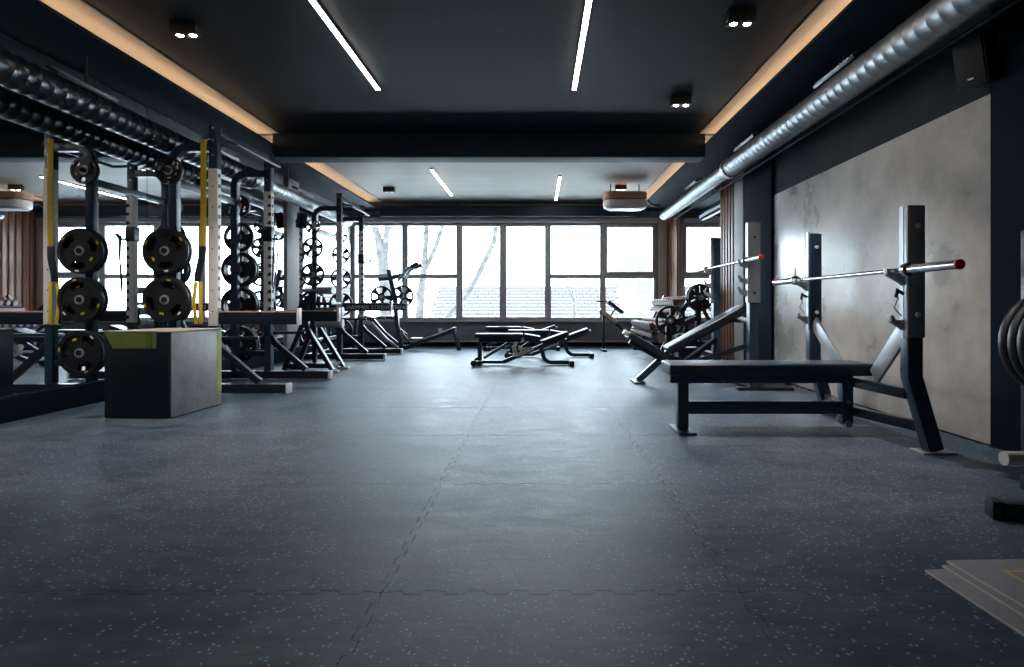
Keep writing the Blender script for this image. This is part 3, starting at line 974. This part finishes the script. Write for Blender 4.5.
for yy in (-0.16, 0.16):
    MB().tube([(0.06, yy * 0.2, 1.45), (0.02, yy, 1.36), (0.16, yy, 1.55), (0.34, yy, 1.64)], 0.032, 10, (0, 1, 0)).build('handle', 'brushed_steel', t)
    MB().cyl((0.25, yy, 1.595), (0.38, yy, 1.66), 0.042, 12).build('hand_grip', 'rubber_black', t)
MB().box(-0.42, -0.10, -0.14, 0.14, 0.60, 0.66).build('chest_pad', 'vinyl_black', t, bevel=0.015)
MB().rpath([(0.22, 0, 0.09), (0.02, -0.02, 0.40), (0.14, -0.02, 0.30)], 0.03, 0.03, (0, 1, 0)).build('foot_lever', 'black_steel', t, bevel=0.004)
MB().box(0.20, 0.42, -0.16, 0.16, 0.22, 0.24).build('foot_plate', 'brushed_steel', t, bevel=0.004)
MB().bar((-0.08, 0, 1.02), (-0.40, 0, 1.02), 0.06, 0.06).build('loading_arm', 'navy_steel', t, bevel=0.005)
MB().bar((-0.16, 0, 0.98), (0.06, 0, 1.06), 0.06, 0.05).build('loading_arm', 'navy_steel', t, bevel=0.005)
MB().cyl((-0.33, -0.031, 1.02), (-0.33, -0.20, 1.02), 0.0245, 14).build('plate_peg', 'brushed_steel', t)
MB().cyl((0.02, 0.031, 1.04), (0.02, 0.20, 1.04), 0.0245, 14).build('plate_peg', 'brushed_steel', t)
for s, lab in ((-1, 'spoked black weight plate on the near side of the row machine'), (1, 'spoked black weight plate on the window side of the row machine')):
    plate('spoke', 0.215, 0.045, (-2.65 + (-0.33 if s < 0 else 0.02), 11.35 + s * 0.12, 1.0188 if s < 0 else 1.0388), 0 if s < 0 else math.pi, 0.4, lab, 'plates on the row machine')

# ------------------------------------------------------------------ adjustable benches in the middle
def adj_bench():
    t = thing('adjustable_bench', '', 'bench', (0, 0, 0), 0, 'adjustable benches in the middle of the floor')

    def pad(x0, x1, z0, z1, w, nm):
        ang = math.atan2(z1 - z0, x1 - x0)
        L = math.hypot(x1 - x0, z1 - z0)
        R = Matrix.Rotation(-ang, 3, 'Y')
        MB().cbox(((x0 + x1) / 2, 0, (z0 + z1) / 2), L, w, 0.062, R).build(nm, 'vinyl_black', t, bevel=0.02, segs=3)
    pad(0.0, 0.68, 0.425, 0.425, 0.27, 'back_pad')
    pad(0.70, 0.93, 0.425, 0.385, 0.26, 'middle_pad')
    pad(0.97, 1.33, 0.33, 0.46, 0.30, 'seat_pad')
    MB().box(0.05, 0.66, -0.04, 0.04, 0.335, 0.392).build('back_rail', 'navy_steel', t, bevel=0.006)
    MB().bar((0.70, 0, 0.37), (0.95, 0, 0.335), 0.06, 0.04).build('middle_rail', 'navy_steel', t, bevel=0.005)
    MB().bar((0.06, 0, 0.03), (0.06, 0, 0.34), 0.05, 0.06, (1, 0, 0)).build('rear_post', 'navy_steel', t, bevel=0.005)
    MB().bar((0.12, 0, 0.10), (0.50, 0, 0.335), 0.05, 0.04).build('strut', 'navy_steel', t, bevel=0.005)
    MB().bar((0.10, 0, 0.045), (0.42, 0, 0.045), 0.06, 0.045).build('lower_rail', 'navy_steel', t, bevel=0.005)
    MB().rpath([(0.40, 0, 0.045), (0.95, 0, 0.27), (1.28, 0, 0.40)], 0.06, 0.055, (0, 1, 0)).build('main_beam', 'navy_steel', t, bevel=0.006)
    pts = [(0.94, 0, 0.25), (0.97, 0, 0.17)] + arc((1.10, 0, 0.17), 0.13, math.pi, math.pi * 1.5, 6, (1, 0, 0), (0, 0, 1))[1:] + [(1.36, 0, 0.04)]
    MB().rpath(pts, 0.06, 0.06, (0, 1, 0)).build('front_leg', 'navy_steel', t, bevel=0.006)
    MB().box(1.345, 1.41, -0.24, 0.24, 0.0, 0.078).build('front_foot', 'black_plastic', t, bevel=0.008)
    MB().box(0.02, 0.10, -0.20, 0.20, 0.01, 0.07).build('rear_foot', 'black_plastic', t, bevel=0.008)
    for s in (-1, 1):
        MB().cyl((0.0, s * 0.205, 0.045), (0.0, s * 0.245, 0.045), 0.045, 18).build('wheel', 'rubber_black', t)
        MB().prism([(0.52, 0.27), (0.58, 0.30), (0.72, 0.23), (0.86, 0.26), (0.84, 0.22), (0.66, 0.14), (0.56, 0.12)],
                   (0, s * 0.036, 0), (1, 0, 0), (0, 0, 1), 0.004 * -s).build('ladder_plate', 'white_plastic', t)
        q = MB()
        for i in range(5):
            q.cyl((0.575 + i * 0.055, s * 0.0405, 0.19 + 0.012 * i), (0.575 + i * 0.055, s * 0.0425, 0.19 + 0.012 * i), 0.012, 10)
        tag(q.build('adjust_holes', 'black_plastic', t), kind='stuff')
    MB().tube([(0.62, -0.045, 0.18), (0.60, -0.075, 0.26), (0.64, -0.075, 0.34)], 0.012, 8, (0, 1, 0)).build('pull_pin', 'black_plastic', t)
    MB().tube([(1.30, -0.06, 0.425), (1.37, -0.06, 0.44), (1.37, 0.06, 0.44), (1.30, 0.06, 0.425)], 0.012, 8, (0, 0, 1)).build('carry_handle', 'brushed_steel', t)
    return t


b0 = adj_bench()
b0.location = (-0.90, 8.50, 0)
b0['label'] = 'black adjustable bench nearest the viewer in the middle of the room'
b1 = copy_tree(b0)
b1.location = (-0.50, 9.80, 0)
b1['label'] = 'black adjustable bench standing between the other two in the middle row'
b2 = copy_tree(b0)
b2.location = (-1.0, 11.35, 0)
b2['label'] = 'black adjustable bench closest to the windows in the middle row'

# ------------------------------------------------------------------ abdominal bench near the right windows
t = thing('abdominal_bench', 'slanted abdominal bench with tan pad below the right windows', 'bench', (1.12, 11.15, 0))
R = Matrix.Rotation(math.radians(38), 3, 'Y')
MB().cbox((0.20, -0.02, 0.66), 0.40, 0.26, 0.07, R).build('tan_pad', 'vinyl_tan', t, bevel=0.02, segs=3)
MB().cbox((0.34, 0.02, 0.83), 0.36, 0.28, 0.06, R).build('black_pad', 'vinyl_black', t, bevel=0.02, segs=3)
MB().bar((0.05, 0.01, 0.74), (0.95, 0.01, 0.06), 0.05, 0.05, (0, 1, 0)).build('slanted_beam', 'black_steel', t, bevel=0.005)
MB().bar((0.12, 0.01, 0.0), (0.12, 0.01, 0.68), 0.04, 0.04, (1, 0, 0)).build('front_post', 'black_steel', t, bevel=0.004)
MB().bar((0.22, 0.01, 0.62), (0.34, 0.02, 0.80), 0.03, 0.03, (0, 1, 0)).build('pad_arm', 'black_steel', t, bevel=0.003)
MB().bar((-0.02, 0.02, 0.94), (0.22, 0.02, 0.93), 0.025, 0.025, (0, 1, 0)).build('hand_lever', 'black_steel', t, bevel=0.003)
MB().bar((0.19, 0.02, 0.935), (0.23, 0.02, 0.86), 0.025, 0.025, (0, 1, 0)).build('lever_post', 'black_steel', t, bevel=0.003)
MB().box(0.08, 0.16, -0.22, 0.24, 0.0, 0.04).build('front_foot', 'black_plastic', t, bevel=0.005)
MB().box(0.91, 0.99, -0.22, 0.24, 0.0, 0.06).build('rear_foot', 'black_plastic', t, bevel=0.005)

# ------------------------------------------------------------------ olympic flat bench
BX, BY = 2.17, 4.04
t = thing('flat_press_bench', 'black flat press bench with chrome uprights beside the concrete wall', 'bench', (BX, BY, 0))
pad_pts = []
MB().box(-1.30, 0.06, -0.15, 0.15, 0.385, 0.468).build('bench_pad', 'vinyl_blue', t, bevel=0.022, segs=3)
MB().box(-1.27, -0.06, -0.035, 0.035, 0.325, 0.384).build('seat_rail', 'bench_steel', t, bevel=0.006)
MB().box(-1.145, -0.105, -0.03, 0.03, 0.115, 0.20).build('lower_rail', 'bench_steel', t, bevel=0.006)
MB().box(-1.22, -1.146, -0.038, 0.038, 0.012, 0.324).build('front_leg', 'bench_steel', t, bevel=0.006)
MB().box(-1.24, -1.125, -0.16, 0.16, 0.0, 0.0115).build('front_foot', 'bench_steel', t, bevel=0.003)
MB().box(-1.235, -1.13, -0.05, 0.05, 0.3245, 0.384).build('leg_clamp', 'bench_steel', t, bevel=0.008)
MB().box(-0.104, -0.03, -0.04, 0.04, 0.05, 0.384).build('rear_post', 'bench_steel', t, bevel=0.006)
MB().cyl((-0.067, -0.055, 0.05), (-0.067, 0.055, 0.05), 0.022, 14).build('post_foot', 'brushed_steel', t)
for z in (0.33, 0.20):
    MB().cyl((-0.067, -0.049, z), (-0.067, -0.0405, z), 0.014, 12).build('bolt', 'brushed_steel', t)
for s in (-1, 1):
    yy = s * 0.612
    lo_ = MB().rpath([(0.0, yy, 0.76), (0.0, yy, 0.44), (0.125, yy, 0.012)], 0.088, 0.078, (0, 1, 0)).build('lower_upright', 'navy_steel', t, bevel=0.008)
    MB().box(0.03, 0.225, yy - 0.065, yy + 0.065, 0.0, 0.0115).build('foot_plate', 'brushed_steel', t, bevel=0.002)
    MB().box(-0.045, 0.047, *sorted((yy - s * 0.045, yy + s * 0.0095)), 0.70, 1.415).build('inner_upright', 'navy_steel', t, bevel=0.006)
    u = MB().box(-0.052, 0.052, *sorted((yy + s * 0.010, yy + s * 0.047)), 0.665, 1.43).build('chrome_upright', 'brushed_steel', t, bevel=0.010)
    MB().box(-0.053, -0.0455, *sorted((yy - s * 0.030, yy + s * 0.009)), 0.665, 1.43).build('side_flange', 'brushed_steel', u)
    for z in (1.31, 0.80):
        MB().cyl((0.005, yy - 0.056, z), (0.005, yy - 0.0455, z), 0.014, 12).build('bolt', 'white_mark', u)
    hook = [(-0.05, 0.98), (-0.07, 1.00), (-0.15, 1.045), (-0.155, 1.08), (-0.135, 1.082), (-0.12, 1.055), (-0.05, 1.055)]
    MB().prism([(x, z - 0.015) for x, z in hook], (0, yy + 0.02, 0), (1, 0, 0), (0, 0, 1), 0.04).build('bar_hook', 'brushed_steel', u, bevel=0.003)
    MB().prism([(x * 0.85, z - 0.285) for x, z in hook], (0, yy + 0.02, 0), (1, 0, 0), (0, 0, 1), 0.04).build('bar_hook', 'brushed_steel', u, bevel=0.003)
    MB().tube([(-0.06, yy - 0.02, 0.92), (-0.10, yy - 0.03, 0.94), (-0.11, yy - 0.03, 0.90)], 0.010, 8, (0, 1, 0)).build('lock_pin', 'black_plastic', u)
    MB().tube([(-0.095, yy - 0.03, 0.90), (-0.12, yy - 0.03, 0.84), (-0.075, yy - 0.03, 0.79)], 0.004, 6, (0, 1, 0)).build('pin_cord', 'white_plastic', u)
    MB().bar((-0.04, s * 0.02, 0.335), (0.0, yy - s * 0.03, 0.335), 0.05, 0.06).build('upper_link', 'black_steel', t, bevel=0.005)
    MB().bar((-0.04, s * 0.02, 0.14), (0.09, yy - s * 0.03, 0.14), 0.05, 0.06).build('lower_link', 'black_steel', t, bevel=0.005)
    MB().bar((-0.01, yy - s * 0.04, 0.72), (0.02, s * 0.20, 0.39), 0.11, 0.02, (1, 0, 0)).build('gusset_bar', 'brushed_steel', t, bevel=0.003)


def barbell(loc, length, label):
    t = thing('barbell', label, 'barbell', loc, 0, 'barbells racked on press benches')
    h = length / 2
    MB().cyl((0, -h + 0.43, 0), (0, h - 0.43, 0), 0.014, 16).build('shaft', 'chrome', t)
    for s in (-1, 1):
        MB().cyl((0, s * (h - 0.43), 0), (0, s * (h - 0.40), 0), 0.037, 20).build('collar', 'chrome', t)
        MB().cyl((0, s * (h - 0.3995), 0), (0, s * (h - 0.012), 0), 0.0249, 20).build('sleeve', 'chrome', t)
        MB().lathe([(0.025, 0), (0.026, 0.012), (0.020, 0.016), (0.0, 0.017)], (0, s * (h - 0.0115), 0), (0, s, 0), 20, closed=False).build('end_cap', 'red_cap', t)
    return t


barbell((BX - 0.105, BY - 0.025, 1.0545), 2.26, 'chrome barbell with red end caps on the flat press bench')

# ------------------------------------------------------------------ incline press bench
IX, IY = 2.17, 6.58
t = thing('incline_press_bench', 'black incline press bench with silver uprights beside the dark pillar', 'bench', (IX, IY, 0))
R = Matrix.Rotation(-math.atan2(0.47, 0.85), 3, 'Y')
MB().cbox((-0.31, 0, 0.60), 0.98, 0.28, 0.075, R).build('back_pad', 'vinyl_black', t, bevel=0.022, segs=3)
R2 = Matrix.Rotation(math.atan2(0.22, 0.38), 3, 'Y')
MB().cbox((-0.985, 0, 0.425), 0.44, 0.30, 0.075, R2).build('seat_pad', 'vinyl_black', t, bevel=0.022, segs=3)
MB().cbox((-1.19, 0.0, 0.55), 0.06, 0.10, 0.05, R2).build('seat_handle', 'white_plastic', t, bevel=0.008)
MB().bar((-0.70, 0, 0.335), (0.10, 0, 0.775), 0.06, 0.06).build('back_rail', 'black_steel', t, bevel=0.005)
MB().bar((-1.15, 0, 0.455), (-0.76, 0, 0.235), 0.05, 0.05).build('seat_rail', 'black_steel', t, bevel=0.005)
MB().bar((-0.72, 0, 0.33), (-1.06, 0, 0.02), 0.08, 0.07).build('front_leg', 'navy_steel', t, bevel=0.006)
MB().box(-1.12, -1.0, -0.18, 0.18, 0.0, 0.022).build('front_foot', 'navy_steel', t, bevel=0.004)
MB().bar((-0.76, 0, 0.30), (-0.02, 0, 0.06), 0.06, 0.06).build('lower_rail', 'black_steel', t, bevel=0.005)
MB().bar((0.0, -0.58, 0.07), (0.0, 0.58, 0.07), 0.08, 0.08).build('base_crossbar', 'black_steel', t, bevel=0.006)
MB().bar((0.0, -0.57, 0.70), (0.0, 0.57, 0.70), 0.06, 0.06).build('mid_crossbar', 'black_steel', t, bevel=0.006)
for s in (-1, 1):
    yy = s * 0.61
    MB().box(-0.045, 0.045, yy - 0.045, yy + 0.045, 0.03, 1.0).build('lower_upright', 'navy_steel', t, bevel=0.006)
    MB().box(-0.16, 0.40, yy - 0.05, yy + 0.05, 0.0, 0.03).build('foot_plate', 'black_steel', t, bevel=0.004)
    MB().box(-0.045, 0.045, *sorted((yy - s * 0.045, yy + s * 0.0195)), 1.001, 1.68).build('inner_upright', 'navy_steel', t, bevel=0.006)
    u = MB().box(-0.066, 0.06, *sorted((yy + s * 0.046, yy + s * 0.056)), 0.885, 1.69).build('silver_upright', 'brushed_steel', t, bevel=0.002)
    MB().box(-0.066, -0.0455, *sorted((yy - s * 0.01, yy + s * 0.0455)), 0.885, 1.69).build('side_flange', 'brushed_steel', u)
    for z in (1.54, 0.98):
        MB().cyl((0.0, yy - 0.066, z), (0.0, yy - 0.0565 if s < 0 else yy - 0.045, z), 0.012, 10).build('bolt', 'black_plastic', u)
    hook = [(-0.05, -0.07), (-0.13, -0.03), (-0.155, 0.03), (-0.135, 0.032), (-0.115, 0.0), (-0.05, 0.0)]
    for z in (1.29, 1.13, 1.01):
        MB().prism([(x, zz + z) for x, zz in hook], (0, yy + 0.018, 0), (1, 0, 0), (0, 0, 1), 0.036).build('bar_hook', 'brushed_steel', u, bevel=0.003)
    MB().bar((-0.02, yy - s * 0.04, 0.45), (-0.55, s * 0.05, 0.20), 0.05, 0.05).build('side_strut', 'black_steel', t, bevel=0.005)
MB().box(0.10, 0.55, -0.30, 0.30, 0.18, 0.21).build('spotter_step', 'plaster_grey', t, bevel=0.004)
for s in (-1, 1):
    MB().box(0.12, 0.17, s * 0.26 - 0.02, s * 0.26 + 0.02, 0.0, 0.1795).build('step_leg', 'black_steel', t)
    MB().box(0.48, 0.53, s * 0.26 - 0.02, s * 0.26 + 0.02, 0.0, 0.1795).build('step_leg', 'black_steel', t)
barbell((IX - 0.095, IY, 1.29 + 0.0145), 2.2, 'chrome barbell with red end caps on the incline press bench')

# ------------------------------------------------------------------ plate-loaded machine behind the incline bench
t = thing('plate_loaded_machine', 'low black plate-loaded machine behind the incline bench', 'machine', (2.0, 8.6, 0))
MB().rpath([(-0.10, 0.045, 0.60), (0.10, 0.22, 0.62), (0.50, 0.60, 0.70)], 0.08, 0.09, (0, 0, 1)).build('loading_beam', 'black_steel', t, bevel=0.006)
MB().bar((-0.10, 0.0, 0.03), (-0.10, 0.0, 0.62), 0.09, 0.08, (1, 0, 0)).build('front_post', 'black_steel', t, bevel=0.006)
MB().bar((0.50, 0.62, 0.03), (0.50, 0.62, 0.95), 0.09, 0.08, (1, 0, 0)).build('rear_post', 'black_steel', t, bevel=0.006)
MB().box(-0.18, 0.60, 0.40, 0.50, 0.0, 0.08).build('base_beam', 'black_steel', t, bevel=0.006)
MB().bar((-0.10, -0.1, 0.04), (-0.10, 0.5, 0.04), 0.09, 0.08).build('base_beam', 'black_steel', t, bevel=0.006)
MB().bar((0.50, 0.46, 0.04), (0.50, 0.75, 0.04), 0.09, 0.08).build('base_beam', 'black_steel', t, bevel=0.006)
for z in (0.16, 0.26, 0.36):
    MB().box(0.06, 0.40, 0.12, 0.42, z, z + 0.07).build('weight_block', 'rubber_black', t, bevel=0.008)
MB().box(0.08, 0.38, 0.14, 0.40, 0.081, 0.16).build('block_stand', 'black_steel', t)
MB().cbox((0.22, 0.22, 0.62), 0.30, 0.30, 0.07, Matrix.Rotation(math.radians(-20), 3, 'Y')).build('seat_pad', 'vinyl_black', t, bevel=0.02, segs=3)
MB().bar((0.22, 0.26, 0.43), (0.22, 0.24, 0.60), 0.06, 0.06, (1, 0, 0)).build('seat_post', 'black_steel', t, bevel=0.004)
MB().cyl((-0.10, -0.065, 0.64), (-0.10, -0.26, 0.64), 0.0245, 14).build('plate_peg', 'brushed_steel', t)
MB().cyl((0.50, 0.575, 0.985), (0.50, 0.34, 0.985), 0.0245, 14).build('plate_peg', 'brushed_steel', t)
plate('spoke', 0.215, 0.045, (1.90, 8.6 - 0.11, 0.6388), 0, 0.3, 'spoked black weight plate low on the machine behind the incline bench', 'plates on the low machine')
plate('spoke', 0.215, 0.046, (2.50, 8.6 + 0.52, 0.9838), 0, 0.9, 'inner spoked black plate high on the machine by the right mirror', 'plates on the low machine')
plate('spoke', 0.2, 0.045, (2.50, 8.6 + 0.46, 0.9838), 0, 0.2, 'outer spoked black plate high on the machine by the right mirror', 'plates on the low machine')

# ------------------------------------------------------------------ dumbbell rack and dumbbells
DY0, DY1 = 9.45, 11.45
t = thing('dumbbell_rack', 'two-tier black dumbbell rack along the right mirror', 'rack', (1.75, DY0, 0))
L = DY1 - DY0
for yy in (0.0, L):
    MB().bar((0.10, yy, 0.04), (0.80, yy, 0.04), 0.07, 0.08).build('foot', 'black_steel', t, bevel=0.006)
    MB().bar((0.20, yy, 0.08), (0.72, yy, 1.05), 0.06, 0.08, (0, 1, 0)).build('side_frame', 'black_steel', t, bevel=0.006)
tiers = []
for cx, cz, nm in ((0.22, 0.46, 'lower'), (0.60, 0.86, 'upper')):
    R = Matrix.Rotation(math.radians(-14), 3, 'Y')
    for off in (-0.13, 0.13):
        c = Vector((cx, L / 2, cz)) + R @ Vector((off, 0, 0))
        MB().cbox(c, 0.05, L + 0.10, 0.035, R).build('shelf_rail', 'black_steel', t, bevel=0.005)
    for yy in (0.0, L):
        MB().cbox(Vector((cx, yy, cz - 0.03)), 0.34, 0.05, 0.022, R).build('rail_bracket', 'black_steel', t, bevel=0.003)
    MB().cbox(Vector((cx, L / 2, cz - 0.045)) + R @ Vector((-0.165, 0, 0.0)), 0.012, L + 0.10, 0.06, R).build('front_lip', 'pink_liner', t, bevel=0.002)
    tiers.append((cx, cz, R, nm))


def dumbbell_proto(r, hl):
    t = thing('dumbbell', '', 'dumbbell', (0, 0, 0), 0, 'dumbbells on the two-tier rack')
    MB().cyl((-0.06, 0, 0), (0.06, 0, 0), 0.016, 12).build('handle', 'chrome', t)
    for s in (-1, 1):
        h = MB().lathe([(0.0, 0), (r * 0.8, 0), (r, 0.012), (r, hl - 0.012), (r * 0.86, hl), (0.0, hl)], (s * 0.0605, 0, 0), (s, 0, 0), 20, closed=False).build('head', 'red_rubber', t)
        MB().lathe([(0.0, 0), (r * 0.76, 0), (r * 0.74, 0.006), (0.0, 0.006)], (s * (0.061 + hl), 0, 0), (s, 0, 0), 18, closed=False).build('end_disc', 'brushed_steel', h)
    return t


for cx, cz, R, nm in tiers:
    n = 12
    r = 0.068 if nm == 'lower' else 0.060
    proto = None
    for i in range(n):
        if proto is None:
            d = proto = dumbbell_proto(r, 0.085)
        else:
            d = copy_tree(proto)
        c = Vector((1.75 + cx, DY1 - 0.15 - i * (L - 0.30) / (n - 1), cz)) + R @ Vector((0, 0, 0.0185 + r))
        d.location = c
        d.rotation_euler = (0, math.radians(-14), 0)
        d['label'] = 'dark red round-headed dumbbell, %s from the windows on the %s tier' % (ORD[i], nm)

# ------------------------------------------------------------------ plate tree at the right edge
t = thing('plate_tree', 'black plate tree with empty chrome peg at the right edge', 'rack', (2.28, 2.70, 0))
MB().bar((0.0, 0, 0.071), (0.0, 0, 1.20), 0.08, 0.08, (1, 0, 0)).build('post', 'black_steel', t, bevel=0.006)
MB().bar((-0.42, -0.33, 0.035), (0.36, -0.55, 0.035), 0.08, 0.07).build('base_tube', 'black_steel', t, bevel=0.006)
MB().bar((0.0, -0.45, 0.035), (0.0, 0.045, 0.035), 0.08, 0.069).build('base_tube', 'black_steel', t, bevel=0.006)
MB().cbox((-0.442, -0.324, 0.036), 0.04, 0.085, 0.072, Matrix.Rotation(-0.32, 3, 'Z')).build('end_cap', 'black_plastic', t, bevel=0.005)
PZT = 0.69
MB().cyl((0, -0.041, PZT), (0, -0.26, PZT), 0.0245, 16).build('plate_peg', 'chrome', t)
MB().bar((0.0, -0.041, 0.30), (0.0, -0.62, 0.30), 0.06, 0.06).build('peg_arm', 'black_steel', t, bevel=0.005)
MB().cyl((-0.031, -0.59, 0.30), (-0.615, -0.59, 0.305), 0.0255, 20).build('plate_peg', 'pale_insert', t)
for i, lab in enumerate(('front', 'middle', 'rear')):
    plate('grip', 0.225, 0.045, (2.28, 2.70 - 0.18 + i * 0.052, PZT - 0.0012), 0, 0.5 + i,
          '%s one of three black weight plates on the plate tree at the right edge' % lab, 'plates on the right plate tree')

# ------------------------------------------------------------------ stacked mats bottom right
for i, (x, y, rz, lab) in enumerate(((1.235, 1.885, 0.03, 'grey exercise mat lying lowest in the stack at bottom right'),
                                     (1.297, 1.895, 0.035, 'grey exercise mat in the middle of the stack at bottom right'),
                                     (1.318, 1.905, 0.045, 'top grey exercise mat with yellow emblem in the stack at bottom right'))):
    z = i * 0.0105
    t = thing('exercise_mat', lab, 'mat', (x, y, z), rz, 'stacked exercise mats')
    MB().box(0.0, 0.62, -1.05, 0.0, 0.0, 0.0075).build('foam_core', 'mat_edge', t, bevel=0.002)
    MB().box(0.003, 0.617, -1.047, -0.003, 0.0076, 0.0098).build('top_skin', 'mat_grey', t, bevel=0.0008)
    if i == 2:
        for q in ((0.115, 0.235, -0.093, -0.085), (0.115, 0.235, -0.188, -0.180), (0.115, 0.123, -0.180, -0.093), (0.227, 0.235, -0.180, -0.093)):
            MB().box(q[0], q[1], q[2], q[3], 0.0099, 0.0105).build('emblem_line', 'yellow_mark', t)

# ------------------------------------------------------------------ outside
gnd = MB().box(-90, 90, BACK_Y + 0.4, 260, -3.2, -3.0).build('ground', 'snow_ground', smooth=0)
tag(gnd, kind='structure')


def tree(label, limbs, y):
    base = P(limbs[0][0][0], limbs[0][0][1], y)
    t = thing('bare_tree', label, 'tree', (base.x, y, -3.0), 0, 'bare trees outside the windows')
    org = Vector((base.x, y, -3.0))
    for k, L_ in enumerate(limbs):
        m = MB()
        pts = [P(u, v, y + (dy if len(q) > 3 else 0)) - org if False else P(u, v, y) - org for (u, v, r, *q) in L_]
        rs = [1.35 * r / FPX * y for (_, _, r, *q) in L_]
        if k == 0:
            pts = [Vector((pts[0].x, 0, 0.0))] + pts
            rs = [rs[0] * 1.15] + rs
        n = 10
        vs, fs = [], []
        for p, r in zip(pts, rs):
            for i in range(n):
                a = 2 * math.pi * i / n
                rr = r * random.uniform(0.88, 1.12)
                vs.append(p + Vector((rr * math.cos(a), rr * math.sin(a), random.uniform(-0.2, 0.2) * r)))
        for j in range(len(pts) - 1):
            for i in range(n):
                i2 = (i + 1) % n
                fs.append((j * n + i, j * n + i2, (j + 1) * n + i2, (j + 1) * n + i))
        fs.append(tuple(range(n))[::-1]); fs.append(tuple((len(pts) - 1) * n + i for i in range(n)))
        m.add(vs, fs)
        m.build('trunk' if k == 0 else 'branch', 'bark_pale', t, smooth=60)
    return t


tree('pale forked tree trunk outside the leftmost window', [
    [(386, 325, 4.5), (385, 290, 4.2), (383, 262, 4.0), (379, 240, 3.2), (372, 218, 2.6), (362, 190, 1.6)],
    [(384, 262, 2.6), (386, 240, 2.4), (389, 215, 1.8), (393, 185, 1.2)], [(373, 220, 1.0), (364, 228, 0.8), (352, 243, 0.6)],
    [(387, 232, 1.0), (395, 222, 0.8), (402, 205, 0.5)]], 19)
tree('slender twin-stemmed tree outside the second window', [
    [(419, 325, 3.0), (421, 295, 2.8), (424, 268, 2.4), (426, 240, 2.0), (427, 205, 1.5)],
    [(424, 272, 2.0), (431, 258, 1.9), (438, 240, 1.7), (444, 220, 1.5), (449, 195, 1.0)],
    [(425, 232, 0.9), (416, 240, 0.8), (409, 250, 0.5)], [(420, 300, 0.8), (412, 285, 0.6), (406, 262, 0.4)]], 22)
tree('leaning tree trunk outside the tall middle window', [
    [(441, 326, 2.6), (452, 312, 2.4), (466, 296, 2.4), (478, 276, 2.3), (487, 257, 2.1), (494, 242, 1.9), (496, 228, 1.5), (491, 205, 1.0)],
    [(496, 232, 0.9), (489, 226, 0.8), (480, 220, 0.5)], [(487, 257, 0.8), (480, 250, 0.6), (474, 238, 0.4)]], 20)
tree('thin drooping branch tree outside the right middle window', [
    [(575, 326, 1.0), (574, 300, 0.9), (566, 284, 0.8), (545, 281, 0.6), (523, 274, 0.5), (510, 268, 0.3)],
    [(545, 281, 0.5), (528, 270, 0.4), (516, 270, 0.3)]], 24)

# neighbouring house with tiled roof
hy = 27.0
t = thing('neighbour_house', 'pale neighbouring house with rows of roof tiles beyond the windows', 'house', (0, hy, -3.0))
x0, x1 = P(428, 306, hy).x, P(625, 306, hy).x
zr, ze = P(0, 289, hy + 3).z, P(0, 318.5, hy).z
MB().box(x0 + 0.3, x1 - 0.3, 0.2, 6.0, 0, ze + 3.0).build('house_wall', 'house_wall', t, smooth=0)
nrow = 9
for i in range(nrow):
    f0, f1 = i / nrow, (i + 1) / nrow
    yA, yB = 3.0 * f0, 3.0 * f1
    zA, zB = ze + (zr - ze) * f0 + 3.0, ze + (zr - ze) * f1 + 3.0
    m = MB()
    n = 26
    for j in range(n):
        if i % 2 and j == n - 1:
            continue
        a = x0 + (x1 - x0) * (j + (0.5 if i % 2 else 0)) / n
        b_ = a + (x1 - x0) / n * 0.93
        m.add([(a, yA - 0.05, zA + 0.02), (b_, yA - 0.05, zA + 0.02), (b_, yB, zB), (a, yB, zB),
               (a, yA - 0.05, zA + 0.09), (b_, yA - 0.05, zA + 0.09), (b_, yB, zB + 0.03), (a, yB, zB + 0.03)],
              [(0, 3, 2, 1), (4, 5, 6, 7), (0, 1, 5, 4), (1, 2, 6, 5), (2, 3, 7, 6), (3, 0, 4, 7)])
    tag(m.build('roof_tile_row', 'roof_tile', t, smooth=0), kind='stuff')
MB().add([(x0, -0.1, ze + 2.98), (x1, -0.1, ze + 2.98), (x1, 3.0, zr + 2.97), (x0, 3.0, zr + 2.97), (x0, 6.2, ze + 2.98), (x1, 6.2, ze + 2.98)],
         [(0, 1, 2, 3), (3, 2, 5, 4), (0, 3, 4), (1, 5, 2), (0, 4, 5, 1)]).build('roof_deck', 'tower_wall', t, smooth=0)
MB().box(x0 - 0.1, x1 + 0.1, 2.9, 3.1, zr + 2.98, zr + 3.12).build('ridge', 'roof_tile', t, smooth=0)

# distant tower blocks
for (u0, u1, v1, y, lab, nx, nz) in ((613, 634, 222, 150, 'pale distant tower block with dark windows beyond the right window', 3, 7),
                                     (636, 652, 214, 170, 'narrow pale distant tower beside the wider one at far right', 2, 9)):
    a, c = P(u0, v1, y), P(u1, v1, y)
    t = thing('tower_block', lab, 'building', ((a.x + c.x) / 2, y, -3.0), 0, 'distant tower blocks')
    w = (c.x - a.x) / 2
    MB().box(-w, w, 0, 9, 0, a.z + 3.0).build('facade', 'tower_wall', t, smooth=0)
    hgt = a.z + 3.0
    for i in range(nx):
        for k in range(nz):
            cx = -w + 2 * w * (i + 0.5) / nx
            cz = hgt * 0.22 + hgt * 0.74 * (k + 0.5) / nz
            MB().cbox((cx, -0.04, cz), 2 * w / nx * 0.5, 0.1, hgt * 0.74 / nz * 0.5).build('tower_window', 'tower_window', t, smooth=0)
